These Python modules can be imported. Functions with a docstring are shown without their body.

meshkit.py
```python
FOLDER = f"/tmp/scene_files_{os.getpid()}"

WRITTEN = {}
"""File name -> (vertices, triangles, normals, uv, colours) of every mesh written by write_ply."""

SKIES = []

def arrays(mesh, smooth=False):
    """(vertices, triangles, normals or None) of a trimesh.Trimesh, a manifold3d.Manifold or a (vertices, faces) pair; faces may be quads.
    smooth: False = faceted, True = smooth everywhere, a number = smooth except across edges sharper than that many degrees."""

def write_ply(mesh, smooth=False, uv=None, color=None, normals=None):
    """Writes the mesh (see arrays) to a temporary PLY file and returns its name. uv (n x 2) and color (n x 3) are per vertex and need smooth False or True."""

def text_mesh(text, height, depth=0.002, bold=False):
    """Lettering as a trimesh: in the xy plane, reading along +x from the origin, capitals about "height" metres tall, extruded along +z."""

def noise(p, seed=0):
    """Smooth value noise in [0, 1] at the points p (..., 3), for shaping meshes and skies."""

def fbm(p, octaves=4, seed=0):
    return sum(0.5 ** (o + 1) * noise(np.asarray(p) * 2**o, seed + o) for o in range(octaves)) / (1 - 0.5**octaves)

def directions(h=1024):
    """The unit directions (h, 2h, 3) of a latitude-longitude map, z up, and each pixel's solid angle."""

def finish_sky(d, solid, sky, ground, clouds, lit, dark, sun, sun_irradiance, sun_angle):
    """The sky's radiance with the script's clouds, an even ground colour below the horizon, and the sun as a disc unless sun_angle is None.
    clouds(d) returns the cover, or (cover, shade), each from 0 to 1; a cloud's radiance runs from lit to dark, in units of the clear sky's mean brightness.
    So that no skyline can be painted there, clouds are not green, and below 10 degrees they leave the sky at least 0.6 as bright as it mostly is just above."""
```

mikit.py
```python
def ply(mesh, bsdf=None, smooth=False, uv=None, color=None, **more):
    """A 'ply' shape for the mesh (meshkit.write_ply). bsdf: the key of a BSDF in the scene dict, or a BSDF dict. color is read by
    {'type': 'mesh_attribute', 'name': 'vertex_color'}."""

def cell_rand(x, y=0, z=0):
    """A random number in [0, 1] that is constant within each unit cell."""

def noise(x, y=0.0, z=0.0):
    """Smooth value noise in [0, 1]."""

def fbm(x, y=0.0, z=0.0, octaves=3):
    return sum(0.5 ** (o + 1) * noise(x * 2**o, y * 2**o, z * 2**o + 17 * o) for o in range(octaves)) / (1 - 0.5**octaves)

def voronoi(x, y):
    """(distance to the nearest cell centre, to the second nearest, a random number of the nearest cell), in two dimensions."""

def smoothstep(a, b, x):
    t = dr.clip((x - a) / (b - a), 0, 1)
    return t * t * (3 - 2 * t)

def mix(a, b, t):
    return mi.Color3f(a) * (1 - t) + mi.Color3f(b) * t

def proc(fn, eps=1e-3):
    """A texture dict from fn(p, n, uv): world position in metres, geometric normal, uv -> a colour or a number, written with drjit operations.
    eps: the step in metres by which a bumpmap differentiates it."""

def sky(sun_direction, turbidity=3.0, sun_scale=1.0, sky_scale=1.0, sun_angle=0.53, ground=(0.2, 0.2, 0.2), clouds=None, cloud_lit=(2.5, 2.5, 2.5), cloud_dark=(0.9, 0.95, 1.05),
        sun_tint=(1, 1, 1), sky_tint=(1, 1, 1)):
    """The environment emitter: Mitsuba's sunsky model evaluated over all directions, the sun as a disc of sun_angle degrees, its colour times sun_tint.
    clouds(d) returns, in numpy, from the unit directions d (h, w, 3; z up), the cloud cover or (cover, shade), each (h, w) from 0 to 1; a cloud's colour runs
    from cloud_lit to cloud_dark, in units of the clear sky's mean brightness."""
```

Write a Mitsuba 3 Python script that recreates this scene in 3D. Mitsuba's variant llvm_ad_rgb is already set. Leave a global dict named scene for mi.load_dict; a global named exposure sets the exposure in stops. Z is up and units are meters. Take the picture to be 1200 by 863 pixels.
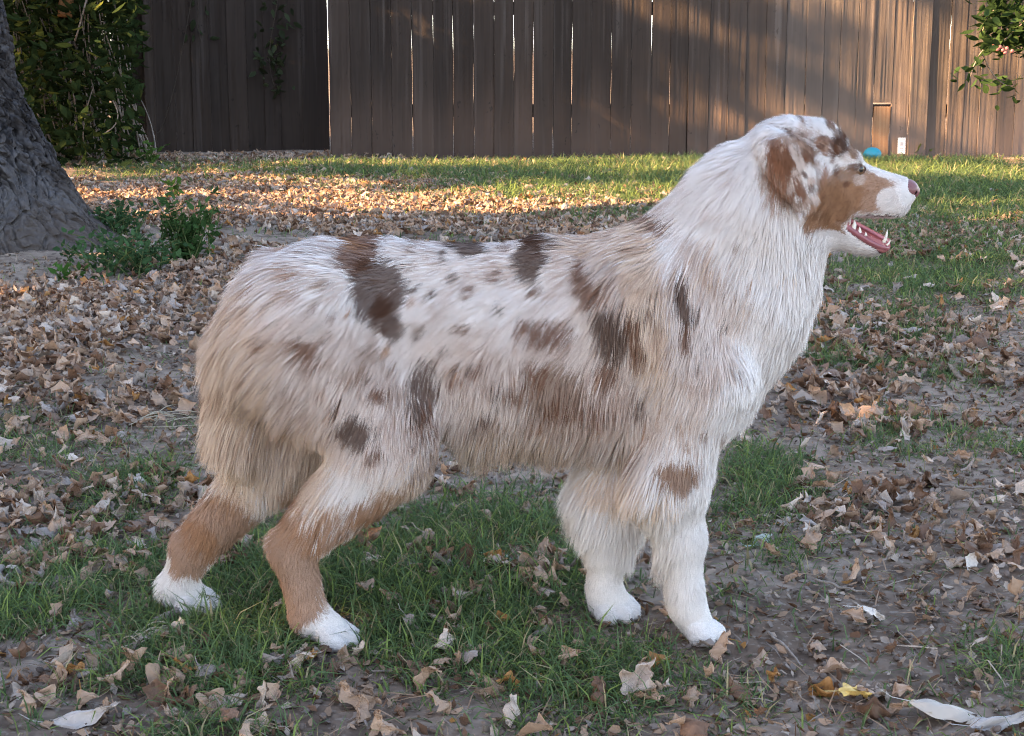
import math, numpy as np, trimesh, mitsuba as mi, mikit, meshkit
import drjit as dr
from mikit import noise, fbm, voronoi, cell_rand, smoothstep, mix
from scipy.spatial import cKDTree
T = mi.ScalarTransform4f
scene, labels = {}, {}

# ------------------------------------------------------------------ camera, sky, exposure
F_PX, PITCH, EYE = 1900.0, math.atan(374.5 / 1900.0), 0.73
scene['camera'] = {'type': 'perspective', 'fov': math.degrees(2 * math.atan(600 / F_PX)), 'fov_axis': 'x', 'near_clip': 0.05, 'far_clip': 400.0,
    'to_world': T().look_at(origin=[0, 0, EYE], target=[0, math.cos(PITCH), EYE - math.sin(PITCH)], up=[0, 0, 1])}
SUN_EL, SUN_AZ = math.radians(27), math.radians(19)
SUN = np.array([-math.cos(SUN_EL) * math.cos(SUN_AZ), -math.cos(SUN_EL) * math.sin(SUN_AZ), math.sin(SUN_EL)])
scene['daylight'] = mikit.sky(SUN.tolist(), turbidity=3, sun_scale=0.78, sky_scale=1.0, sun_tint=(1.0, 0.83, 0.65), sky_tint=(1.30, 1.01, 0.87), ground=(0.16, 0.14, 0.11))
exposure = 4.68

FENCE_Y, FENCE_LEFT_Y = 11.1, 12.1

def at(px, py, Y):
    """A place in the yard: the point at depth Y that I measured at (px, py) on the photograph."""
    dx, dy = (px - 600.0) / F_PX, -(py - 431.5) / F_PX
    d = np.array([dx, math.cos(PITCH) + dy * math.sin(PITCH), -math.sin(PITCH) + dy * math.cos(PITCH)])
    return np.array([0, 0, EYE]) + d * (Y / d[1])

def ground_at(px, py):
    dx, dy = (px - 600.0) / F_PX, -(py - 431.5) / F_PX
    d = np.array([dx, math.cos(PITCH) + dy * math.sin(PITCH), -math.sin(PITCH) + dy * math.cos(PITCH)])
    return (d * (EYE / -d[2]))[:2]

def tag(key, label, category=None, group=None, kind=None):
    e = {'label': label} if label else {}
    if category: e['category'] = category
    if group: e['group'] = group
    if kind: e['kind'] = kind
    labels[key] = e

USED = {}
def key_for(name):
    n = USED.get(name, 0)
    USED[name] = n + 1
    return name if n == 0 else f'{name}_{n:03d}'

def smooth01(a, b, x):
    t = np.clip((x - a) / (b - a), 0, 1)
    return t * t * (3 - 2 * t)

def vc(): return {'type': 'mesh_attribute', 'name': 'vertex_color'}
scene['vertex_matte'] = {'type': 'twosided', 'bsdf': {'type': 'diffuse', 'reflectance': vc()}}
scene['leaf_litter'] = {'type': 'twosided', 'bsdf': {'type': 'principled', 'base_color': vc(), 'roughness': 0.55, 'specular': 0.25}}
scene['thin_green'] = {'type': 'principledthin', 'base_color': vc(), 'roughness': 0.4, 'diff_trans': 0.7, 'spec_trans': 0.0, 'eta': 1.35}
scene['thin_grass'] = {'type': 'principledthin', 'base_color': vc(), 'roughness': 0.5, 'diff_trans': 0.5, 'spec_trans': 0.0, 'eta': 1.3}

def tube(points, radii, sides=6, caps=True):
    p = np.asarray(points, float)
    t = np.gradient(p, axis=0); t /= np.linalg.norm(t, axis=1, keepdims=True) + 1e-12
    a = np.cross(t, np.where(np.abs(t[:, 2:]) < 0.9, [0, 0, 1.0], [1.0, 0, 0])); a /= np.linalg.norm(a, axis=1, keepdims=True) + 1e-12
    b = np.cross(t, a); ang = np.arange(sides) * 2 * np.pi / sides
    v = p[:, None] + np.broadcast_to(radii, (len(p),))[:, None, None] * (np.cos(ang)[None, :, None] * a[:, None] + np.sin(ang)[None, :, None] * b[:, None])
    n = len(p); i, j = np.meshgrid(np.arange(n - 1), np.arange(sides), indexing='ij')
    q = np.stack([i * sides + j, i * sides + (j + 1) % sides, (i + 1) * sides + (j + 1) % sides, (i + 1) * sides + j], -1).reshape(-1, 4)
    f = np.vstack([q[:, [0, 1, 2]], q[:, [0, 2, 3]]]); v = v.reshape(-1, 3)
    if caps:
        v = np.vstack([v, p[0], p[-1]]); k = np.arange(sides); m = len(v)
        f = np.vstack([f, np.stack([(k + 1) % sides, k, k * 0 + m - 2], 1), np.stack([(n - 1) * sides + k, (n - 1) * sides + (k + 1) % sides, k * 0 + m - 1], 1)])
    return trimesh.Trimesh(v, f, process=False)

def spline(pts, n):
    from scipy.interpolate import CubicSpline
    p = np.asarray(pts, float); s = np.r_[0, np.cumsum(np.linalg.norm(np.diff(p, axis=0), axis=1))]
    return CubicSpline(s, p)(np.linspace(0, s[-1], n))

def join(parts):
    """(vertices, faces) pairs -> one pair."""
    off = np.cumsum([0] + [len(p[0]) for p in parts[:-1]])
    return np.vstack([p[0] for p in parts]), np.vstack([p[1] + o for p, o in zip(parts, off)])

def scatter(variants, which, M, cols):
    """Copies of the variants (v, f, shade) under 3x4 matrices M with a colour each -> (mesh, colours)."""
    vs, fs, cs, o = [], [], [], 0
    for k, (v, f, s) in enumerate(variants):
        idx = np.nonzero(which == k)[0]
        if not len(idx): continue
        w = np.einsum('kij,nj->kni', M[idx, :, :3], v) + M[idx, None, :, 3]
        vs.append(w.reshape(-1, 3)); fs.append((f[None] + (np.arange(len(idx)) * len(v))[:, None, None]).reshape(-1, 3) + o); o += len(idx) * len(v)
        c = cols[idx][:, None, :] * s[None, :, None] if s.ndim == 1 else cols[idx][:, None, :] * s[None]
        cs.append(np.clip(c, 0, 1).reshape(-1, 3))
    return trimesh.Trimesh(np.vstack(vs), np.vstack(fs), process=False), np.vstack(cs)

def rotations(yaw, pitch, roll):
    cy, sy, cp, sp, cr, sr = np.cos(yaw), np.sin(yaw), np.cos(pitch), np.sin(pitch), np.cos(roll), np.sin(roll); z = yaw * 0; o = z + 1
    Rz = np.stack([cy, -sy, z, sy, cy, z, z, z, o], -1).reshape(-1, 3, 3)
    Rx = np.stack([o, z, z, z, cp, -sp, z, sp, cp], -1).reshape(-1, 3, 3)
    Ry = np.stack([cr, z, sr, z, o, z, -sr, z, cr], -1).reshape(-1, 3, 3)
    return Rz @ Rx @ Ry
# ------------------------------------------------------------------ ground
def gz(x, y):
    x, y = np.asarray(x, float), np.asarray(y, float); p = np.stack([x, y, x * 0], -1)
    z = .05 * (meshkit.fbm(p * .9, 3, 1) - .5) + .020 * (meshkit.fbm(p * 5.0, 3, 2) - .5)
    flat = np.exp(-(np.maximum(np.abs(x) - .42, 0) ** 2 + np.maximum(np.abs(y - 1.97) - .14, 0) ** 2) / .05)     # the dog stands on level ground
    r = np.hypot(x - TREE[0], y - TREE[1]); z = z + .10 * np.exp(-(r / .75) ** 2)                                   # heaved up round the tree
    return z * (1 - flat) + .0015 * flat
TREE = at(-70, 300, 5.95)[:2]
def axis(inner0, inner1, step, outer):
    a = [inner1]; s = step
    while a[-1] < outer: s *= 1.18; a.append(a[-1] + s)
    b = [inner0]; s = step
    while b[-1] > -outer: s *= 1.18; b.append(b[-1] - s)
    return np.array(b[::-1] + list(np.arange(inner0 + step, inner1 - 1e-9, step)) + a)
gx, gy = axis(-1.6, 1.9, .014, 150.0), axis(1.2, 4.2, .014, 180.0)
XX, YY = np.meshgrid(gx, gy, indexing='ij'); ZZ = gz(XX, YY)
fine = ((np.abs(XX) < 3) & (YY < 7)); ZZ = ZZ + np.where(fine, .007 * (meshkit.fbm(np.stack([XX, YY, XX * 0], -1) * 26.0, 3, 9) - .5), 0)
ia, ja = np.meshgrid(np.arange(len(gx) - 1), np.arange(len(gy) - 1), indexing='ij'); ny_ = len(gy)
gq = np.stack([ia * ny_ + ja, (ia + 1) * ny_ + ja, (ia + 1) * ny_ + ja + 1, ia * ny_ + ja + 1], -1).reshape(-1, 4)
def soil(p, n, uv):
    a, b, c = fbm(p.x * 3.1, p.y * 3.1, 0, 4), fbm(p.x * 21, p.y * 21, 3, 4), noise(p.x * 170, p.y * 170, 5)
    col = mix([.165, .118, .090], [.35, .270, .215], smoothstep(.25, .75, a * .55 + b * .45))
    col = mix(col, [.36, .30, .26], smoothstep(.72, .9, c) * .55)
    col = mix(col, [.075, .055, .044], smoothstep(.62, .8, noise(p.x * 48, p.y * 48, 8)) * .5)
    return col
scene['soil'] = {'type': 'bumpmap', 'arbitrary': mikit.proc(lambda p, n, uv: fbm(p.x * 60, p.y * 60, 1, 4), eps=2e-3), 'scale': .011, 'bsdf': {'type': 'diffuse', 'reflectance': mikit.proc(soil)}}
scene['ground'] = mikit.ply((np.stack([XX, YY, ZZ], -1).reshape(-1, 3), gq), 'soil', smooth=True)
tag('ground', None, kind='structure')

# ------------------------------------------------------------------ fences: every picket a board of its own
def wood(lowred):
    def f(p, n, uv):
        seed, z = uv.x * 100.0, p.z
        r1, r2 = cell_rand(dr.floor(seed), 1), cell_rand(dr.floor(seed), 2)
        x = p.x + seed * 3.7
        wave = .03 * noise(x * 3, z * 1.2, 3)
        g = fbm((x + wave) * 90, z * 2.2, seed, 3); g2 = noise((x + wave) * 260, z * 5, seed)
        col = mix([.019, .0135, .0115], [.052, .037, .030], r1 * .55 + g * .6)
        col = mix(col, [.085, .069, .062], smoothstep(.60, .85, fbm(x * 34, z * 1.1, 9, 3)) * .6)                        # silvered streaks
        col = mix(col, [.105, .068, .052], smoothstep(.62, .05, z + .25 * (noise(x * 9, 0, 4) - .5)) * lowred)             # soil splashed up
        col = mix(col, [.014, .011, .010], smoothstep(.70, .86, g2) * .35)
        kx, kz = x * 15.0 + .8 * noise(x * 60, z * 30, 2), z * 6.0 + .6 * noise(x * 50, z * 40, 7)
        d, e, w = voronoi(kx, kz)
        col = mix(col, [.025, .018, .015], smoothstep(.13, .03, d) * dr.select(w > .80, 1.0, 0.0) * .8)                    # knots
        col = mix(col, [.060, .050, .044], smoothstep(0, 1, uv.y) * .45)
        return col * (.8 + .4 * r2) * (1 + 2.0 * uv.y)  # paler towards the right: weathered wood plus sunlight painted into its colour
    return f
WOODH = lambda p, n, uv: fbm((p.x + uv.x * 370) * 110, p.z * 2.0, uv.x * 100, 3)
scene['fence_wood'] = {'type': 'bumpmap', 'arbitrary': mikit.proc(WOODH, eps=1.5e-3), 'scale': .004, 'bsdf': {'type': 'principled', 'base_color': mikit.proc(wood(.6)), 'roughness': .75, 'specular': .25}}
scene['fence_wood_left'] = {'type': 'bumpmap', 'arbitrary': mikit.proc(WOODH, eps=1.5e-3), 'scale': .004, 'bsdf': {'type': 'principled', 'base_color': mikit.proc(wood(.12)), 'roughness': .75, 'specular': .25}}
def fresh(p, n, uv):
    g = fbm(p.x * 120, p.z * 2.5, 2, 3)
    return mix([.20, .095, .045], [.38, .215, .115], g)
scene['fence_wood_new'] = {'type': 'principled', 'base_color': mikit.proc(fresh), 'roughness': .7}
rf = np.random.default_rng(3)
def picket(x0, x1, y, z0, z1, seed, th=.017, ear=True, lean=0.0, wander=.0009, bleach_plus_sun=0.0):
    """An upright board with worn, slightly wandering edges and dog-eared top."""
    n = 22; z = np.linspace(z0, z1, n); e0 = np.cumsum(rf.normal(0, wander, n)); e1 = np.cumsum(rf.normal(0, wander, n))
    e0 -= e0.mean(); e1 -= e1.mean(); warp = .004 * np.sin(np.linspace(0, rf.uniform(1, 4), n) + rf.uniform(0, 6))
    a, b = x0 + e0 + lean * (z - z0), x1 + e1 + lean * (z - z0)
    if ear: a[-1] += .025; b[-1] -= .025
    c = .003; ring = []
    for i in range(n):
        yy = y + warp[i]; cup = .0015
        ring.append([[a[i], yy + c, z[i]], [a[i] + c, yy, z[i]], [(a[i] + b[i]) / 2, yy + cup, z[i]], [b[i] - c, yy, z[i]], [b[i], yy + c, z[i]], [b[i], yy + th, z[i]], [a[i], yy + th, z[i]]])
    v = np.array(ring).reshape(-1, 3); k = 7; i, j = np.meshgrid(np.arange(n - 1), np.arange(k), indexing='ij')
    q = np.stack([i * k + j, i * k + (j + 1) % k, (i + 1) * k + (j + 1) % k, (i + 1) * k + j], -1).reshape(-1, 4)
    f = np.vstack([q[:, [0, 1, 2]], q[:, [0, 2, 3]]]); cap = np.array([[0, j + 1, j] for j in range(1, k - 1)]); o = (n - 1) * k
    f = np.vstack([f, cap, cap[:, ::-1] + o]); m = trimesh.Trimesh(v, f, process=False)
    return m, np.tile([seed / 100.0 + .005, bleach_plus_sun], (len(v), 1))
FX = lambda px, y=FENCE_Y: at(px, 100, y)[0]
edges = [386, 410.5, 435, 459, 483, 508, 531, 555, 579, 602, 625, 648.5, 670, 693, 716, 739.5, 763, 785, 806, 831, 853, 874, 897, 920, 944, 964, 983.5, 1004, 1024.5, 1046, 1067, 1089, 1112, 1131, 1149, 1170, 1191, 1213, 1235, 1257, 1279, 1301, 1323, 1345]
seed = 1
for i in range(len(edges) - 1):
    gap = .0015 if edges[i] < 640 else (.0011 if edges[i] < 830 else .0003)
    gap *= rf.uniform(.0, .62)
    m, uv = picket(FX(edges[i]) + gap, FX(edges[i + 1]) - gap, FENCE_Y + (.004 if i % 2 else 0) + rf.uniform(-.003, .003) + (.012 * rf.random() if edges[i] > 830 else 0), rf.uniform(-.03, .0) if not 1020 < edges[i] < 1026 else .37, 1.83 + rf.uniform(-.01, .01), seed, bleach_plus_sun=float(smooth01(700, 1000, edges[i])) * rf.uniform(.6, 1.2))
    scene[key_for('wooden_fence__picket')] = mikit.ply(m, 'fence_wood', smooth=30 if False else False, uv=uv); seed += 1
m, uv = picket(FX(1025) + .002, FX(1045) - .002, FENCE_Y + .002, -.02, .345, seed, ear=False); seed += 1
scene[key_for('wooden_fence__picket')] = mikit.ply(m, 'fence_wood_new', uv=uv); tag('wooden_fence__picket_%03d' % (USED['wooden_fence__picket'] - 1), 'short newer orange repair board')
def beam(x0, x1, y0, y1, z0, z1): 
    b = trimesh.creation.box([x1 - x0, y1 - y0, z1 - z0]); b.apply_translation([(x0 + x1) / 2, (y0 + y1) / 2, (z0 + z1) / 2]); return b
def uvs(m, s): return np.tile([s / 100.0 + .005, 0], (len(m.vertices), 1))
for zz in (.27, .95, 1.55):
    b = beam(FX(386), FX(1345), FENCE_Y + .040, FENCE_Y + .078, zz, zz + .088); scene[key_for('wooden_fence__rail')] = mikit.ply(b, 'fence_wood', uv=uvs(b, 60))
for px in (392, 800, 1210):
    b = beam(FX(px), FX(px) + .09, FENCE_Y + .080, FENCE_Y + .17, -.3, 1.75); scene[key_for('wooden_fence__post')] = mikit.ply(b, 'fence_wood', uv=uvs(b, 62))
tag('wooden_fence', 'long weathered brown picket fence across the back of the yard, sunlit towards its right end', 'fence')
FXL = lambda px: at(px, 100, 11.9)[0]
ledges = [-90, -68, -47, -25, -4, 17, 38, 60, 82, 104, 120, 131, 152, 172]
seed = 64
for i in range(len(ledges) - 1):
    if ledges[i] == 120: continue
    m, uv = picket(FXL(ledges[i]) + .001, FXL(ledges[i + 1]) - .001, 11.93 + rf.uniform(0, .006), -.03, 1.8, seed, wander=.0002); seed += 1
    scene[key_for('wooden_fence_001__picket')] = mikit.ply(m, 'fence_wood_left', uv=uv)
ledges = [181, 204.5, 225, 246, 267.5, 289, 309.5, 328, 354, 385]
for i in range(len(ledges) - 1):
    g = -.002
    m, uv = picket(FXL(ledges[i]) + g, FXL(ledges[i + 1]) - (g if i < 8 else .002), 11.9 + .0185 * (i % 2) + rf.uniform(0, .002), -.02, 1.78, seed, wander=.00025); seed += 1
    scene[key_for('wooden_fence_001__picket')] = mikit.ply(m, 'fence_wood_left', uv=uv)
for zz in (.25, 1.45):
    b = beam(FXL(-90), FXL(384), 11.960, 11.998, zz, zz + .088); scene[key_for('wooden_fence_001__rail')] = mikit.ply(b, 'fence_wood_left', uv=uvs(b, 95))
b = beam(FXL(171), FXL(181.5), 11.86, 11.95, -.2, 1.9); scene['wooden_fence_001__post'] = mikit.ply(b, 'fence_wood_left', uv=uvs(b, 97))
tag('wooden_fence_001', 'dark shaded stretch of picket fence set back behind the shrub at the left', 'fence')

# ------------------------------------------------------------------ the leaning tree
def cells2(u, v, seed):
    """Distance to nearest and second nearest jittered cell centre, in numpy."""
    iu, iv = np.floor(u), np.floor(v); f1 = np.full(u.shape, 9.0); f2 = f1.copy()
    for a in (-1, 0, 1):
        for b in (-1, 0, 1):
            cx, cy = iu + a, iv + b; q = np.stack([cx, cy, cx * 0 + seed], -1)
            d = np.hypot(cx + meshkit.noise(q * 1.0, 11) - u, cy + meshkit.noise(q * 1.0, 12) - v)
            f2 = np.where(d < f1, f1, np.minimum(f2, d)); f1 = np.minimum(f1, d)
    return f1, f2
edge_px = [(-20, -60), (4, 0), (14, 50), (25, 100), (50, 150), (80, 200), (108, 243), (122, 262), (150, 290)]
ez = np.array([at(px, py, 5.95)[2] for px, py in edge_px])[::-1]; ex = np.array([at(px, py, 5.95)[0] for px, py in edge_px])[::-1]
zt = np.r_[-.12, np.linspace(-.1, 1.25, 480), np.linspace(1.3, 3.0, 60)]; th = np.r_[np.linspace(-np.pi, .25, 760, endpoint=False), np.linspace(.25, np.pi, 160, endpoint=False)]
rad = np.interp(zt, [-.1, .0, .08, .2, .45, .8, 1.3, 3.0], [.92, .80, .68, .57, .45, .37, .33, .27])
xe = np.interp(zt, np.r_[ez, 1.4, 3.0], np.r_[ex, ex[-1] - .06, ex[-1] - .95]); xe = xe - .065; cxt = xe - rad
TH, ZT = np.meshgrid(th, zt, indexing='xy'); RR = np.repeat(rad[:, None], len(th), 1)
lobes = .5 + .5 * np.cos(TH * 5 + .6 + 1.2 * np.sin(TH)); RR = RR * (1 + .16 * (lobes - .5) * np.exp(-np.maximum(ZT, 0) / .35))
arc = np.mod(TH - np.pi / 2, 2 * np.pi) / (2 * np.pi) * 22; pz = np.stack([np.cos(TH) * 2, np.sin(TH) * 2, ZT * 2.5], -1)
wu = 1.3 * (meshkit.fbm(pz * 2.2, 3, 5) - .5); wv = 1.1 * (meshkit.fbm(pz * 2.2, 3, 6) - .5)
def wrapcells(uu, vv, per, s): return cells2(np.mod(uu, per), vv, s)
su = lambda a, b, k: meshkit.fbm(np.stack([a, b, a * 0 + 3.3 * k], -1), 2, 40 + k)
A0 = arc * 2.6 + 2.4 * wu + ZT * 1.5
n1_, n2_ = su(A0, ZT * 2.6 + wv * .8, 1), su(A0 * 2.2, ZT * 6.5 + 1.5 * wv, 2)
f1, f2 = cells2(A0 * 1.05 + 20, ZT * 6.5 + 1.2 * wv, 3); g1, g2 = cells2(A0 * 2.6 + 40, ZT * 17 + 2.0 * wv, 7)
ridge = np.minimum(smooth01(.0, .055, np.abs(n1_ - .5)), smooth01(.02, .20, f2 - f1)); ridge2 = np.minimum(smooth01(.0, .06, np.abs(n2_ - .5)), smooth01(.03, .30, g2 - g1))
plate = su(A0 * 1.2, ZT * 9, 3)
fine_n = meshkit.fbm(np.stack([np.cos(TH) * 12, np.sin(TH) * 12, ZT * 14], -1), 4, 8)
soft = np.clip((ZT - .05) / .3, .45, 1)
RR = RR + .040 * (ridge - .8) * soft + .020 * (ridge2 - .7) * soft + .022 * (plate - .5) + .026 * (fine_n - .5)
CX = np.repeat(cxt[:, None], len(th), 1); CY = 5.95 + .12 * np.maximum(ZT, 0)
tv = np.stack([CX + RR * np.cos(TH), CY + RR * np.sin(TH), ZT + .02], -1).reshape(-1, 3); nt = len(th)
i, j = np.meshgrid(np.arange(len(zt) - 1), np.arange(nt), indexing='ij')
tq = np.stack([i * nt + j, i * nt + (j + 1) % nt, (i + 1) * nt + (j + 1) % nt, (i + 1) * nt + j], -1).reshape(-1, 4)
def bark(p, n, uv):
    a, b = fbm(p.x * 9, p.y * 9 + p.z * 3, p.z * 4, 4), fbm(p.x * 60, p.y * 60, p.z * 30, 3)
    col = mix([.032, .028, .028], [.120, .110, .111], smoothstep(.3, .75, .5 * a + .5 * b))
    return mix(col, [.16, .125, .105], smoothstep(.35, -.05, p.z + .3 * (a - .5)) * .6)
scene['bark'] = {'type': 'bumpmap', 'arbitrary': mikit.proc(lambda p, n, uv: fbm(p.x * 55, p.y * 55, p.z * 28, 4), eps=2e-3), 'scale': .030, 'bsdf': {'type': 'diffuse', 'reflectance': mikit.proc(bark)}}
scene['leaning_tree__trunk'] = mikit.ply((tv, tq), 'bark', smooth=True)
top = np.array([cxt[-1], 5.95 + .36, 3.0])
limbs = [spline([top + [0, 0, -.15], top + [-.4, .3, 1.0], top + [-1.4, .7, 2.2], top + [-2.2, .9, 3.6]], 24), spline([top + [0, 0, -.15], top + [.3, .5, 1.1], top + [.5, 1.3, 2.4], top + [1.2, 2.0, 3.4]], 24), spline([top + [0, 0, -.15], top + [-.2, -.4, 1.3], top + [-.6, -1.2, 2.5], top + [-1.0, -2.0, 3.6]], 24)]
for l in limbs: scene[key_for('leaning_tree__limb')] = mikit.ply(tube(l, np.linspace(.2, .04, 24), 10), 'bark', smooth=True)
tag('leaning_tree', 'thick grey tree trunk with ridged bark leaning out at the left edge', 'tree')

# ------------------------------------------------------------------ leaf shapes shared by the plants
def leaf_grid(ns, mt, length, width, curl, arch, seed, lobes=0.0, crumple=0.0, stem=0.0, nlobe=3.0):
    """One leaf along +x from its stalk, of real curl: (v, f)."""
    s = np.linspace(0, 1, ns); t = np.linspace(-1, 1, mt); S, Tt = np.meshgrid(s, t, indexing='ij')
    w = width * .5 * np.sin(np.pi * np.clip(S, .02, .98) ** .8) ** .85 * (1 + lobes * np.cos(2 * np.pi * nlobe * S + 1.0) * (.6 + .4 * np.abs(Tt)))
    c = curl if abs(curl) > 1e-3 else 1e-3
    y, z = w * np.sin(c * Tt) / c, w * (1 - np.cos(c * Tt)) / c + .18 * np.abs(Tt) * w * 0
    ph = arch * S; x = length * (np.sin(ph) / arch if abs(arch) > 1e-3 else S); zz = length * ((1 - np.cos(ph)) / arch if abs(arch) > 1e-3 else 0 * S)
    P = np.stack([x - z * np.sin(ph), y, zz + z * np.cos(ph)], -1)
    if crumple:
        q = np.stack([S * 3.1, Tt * 2.3, S * 0 + seed], -1)
        for k in range(3): P[..., k] += crumple * length * (meshkit.fbm(q + 9 * k, 2, seed + k) - .5)
    v = P.reshape(-1, 3); i, j = np.meshgrid(np.arange(ns - 1), np.arange(mt - 1), indexing='ij')
    q = np.stack([i * mt + j, (i + 1) * mt + j, (i + 1) * mt + j + 1, i * mt + j + 1], -1).reshape(-1, 4); f = np.vstack([q[:, [0, 1, 2]], q[:, [0, 2, 3]]])
    if stem:
        m = len(v); b = v[mt // 2]
        sv = np.array([b + [0, -.0011, 0], b + [0, .0011, 0], b + [-stem * .6, .0011, .004], b + [-stem * .6, -.0011, .004], b + [-stem, .003, .012], b + [-stem, .0015, .012]])
        v = np.vstack([v, sv]); f = np.vstack([f, [[m, m + 1, m + 2], [m, m + 2, m + 3], [m + 3, m + 2, m + 4], [m + 3, m + 4, m + 5]]])
    return v, f
def plain(vf, vein=.0):
    v, f = vf; return v, f, np.ones(len(v))

# ------------------------------------------------------------------ unseen trees added beyond the left edge, leaves kept where they cast the wanted shade
rs = np.random.default_rng(21)
def shade_wanted(x, y, z, onfence):
    """How much shade the added crowns are to cast at this place of the yard."""
    n = meshkit.fbm(np.stack([x * .45, y * 1.7, z * 2.2], -1), 3, 61)
    front = smooth01(7.15, 6.5, y + .5 * (n - .5)) 
    far = smooth01(.50, .64, n) * .6
    g = np.maximum(front, far)
    g = np.where((y > 10.4) & (x < -.9 + .6 * (n - .5)), 1.0, g)
    fl = smooth01(1.7, .5, x + 1.0 * (n - .5) + 1.9 * (meshkit.fbm(np.stack([x * 3.3, z * 3.0, x * 0], -1), 3, 68) - .5) + .35 * (z - .4)); fl = np.maximum(fl, smooth01(.42, .56, meshkit.fbm(np.stack([x * 1.6, z * 2.6, x * 0], -1), 3, 63)) * .6 * smooth01(4.0, 1.5, x) + .0)
    return np.where(onfence, fl, g)
NQ = 120000
QX, QY, QZ = rs.uniform(-11.5, -7.5, NQ), rs.uniform(-7.5, 11.6, NQ), rs.uniform(.9, 9.5, NQ)
travel = -SUN; tg = QZ / -travel[2]; lx, ly = QX + travel[0] * tg, QY + travel[1] * tg
tf_ = (FENCE_Y - QY) / travel[1]; onf = (tf_ < tg); lz = np.where(onf, QZ + travel[2] * tf_, 0); lx = np.where(onf, QX + travel[0] * tf_, lx); ly = np.where(onf, FENCE_Y, ly)
want = shade_wanted(lx, ly, lz, onf) * ((lx > -9.5) & (lx < 5.5) & (lz < np.where(lx < -1.0, 4.6, 1.9))); keep = rs.random(NQ) < want * np.where((ly < 4) & ~onf, .52, .33)
QQ = np.stack([QX, QY, QZ], 1)[keep]; trunks_y = np.array([-5.5, -1.5, 2.5, 6.5, 9.8]); owner = np.argmin(np.abs(QQ[:, 1:2] + rs.normal(0, .5, (len(QQ), 1)) - trunks_y), 1)
bigleaf = [plain(leaf_grid(3, 3, .26, .20, .5, .4, k)) for k in range(3)]
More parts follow.
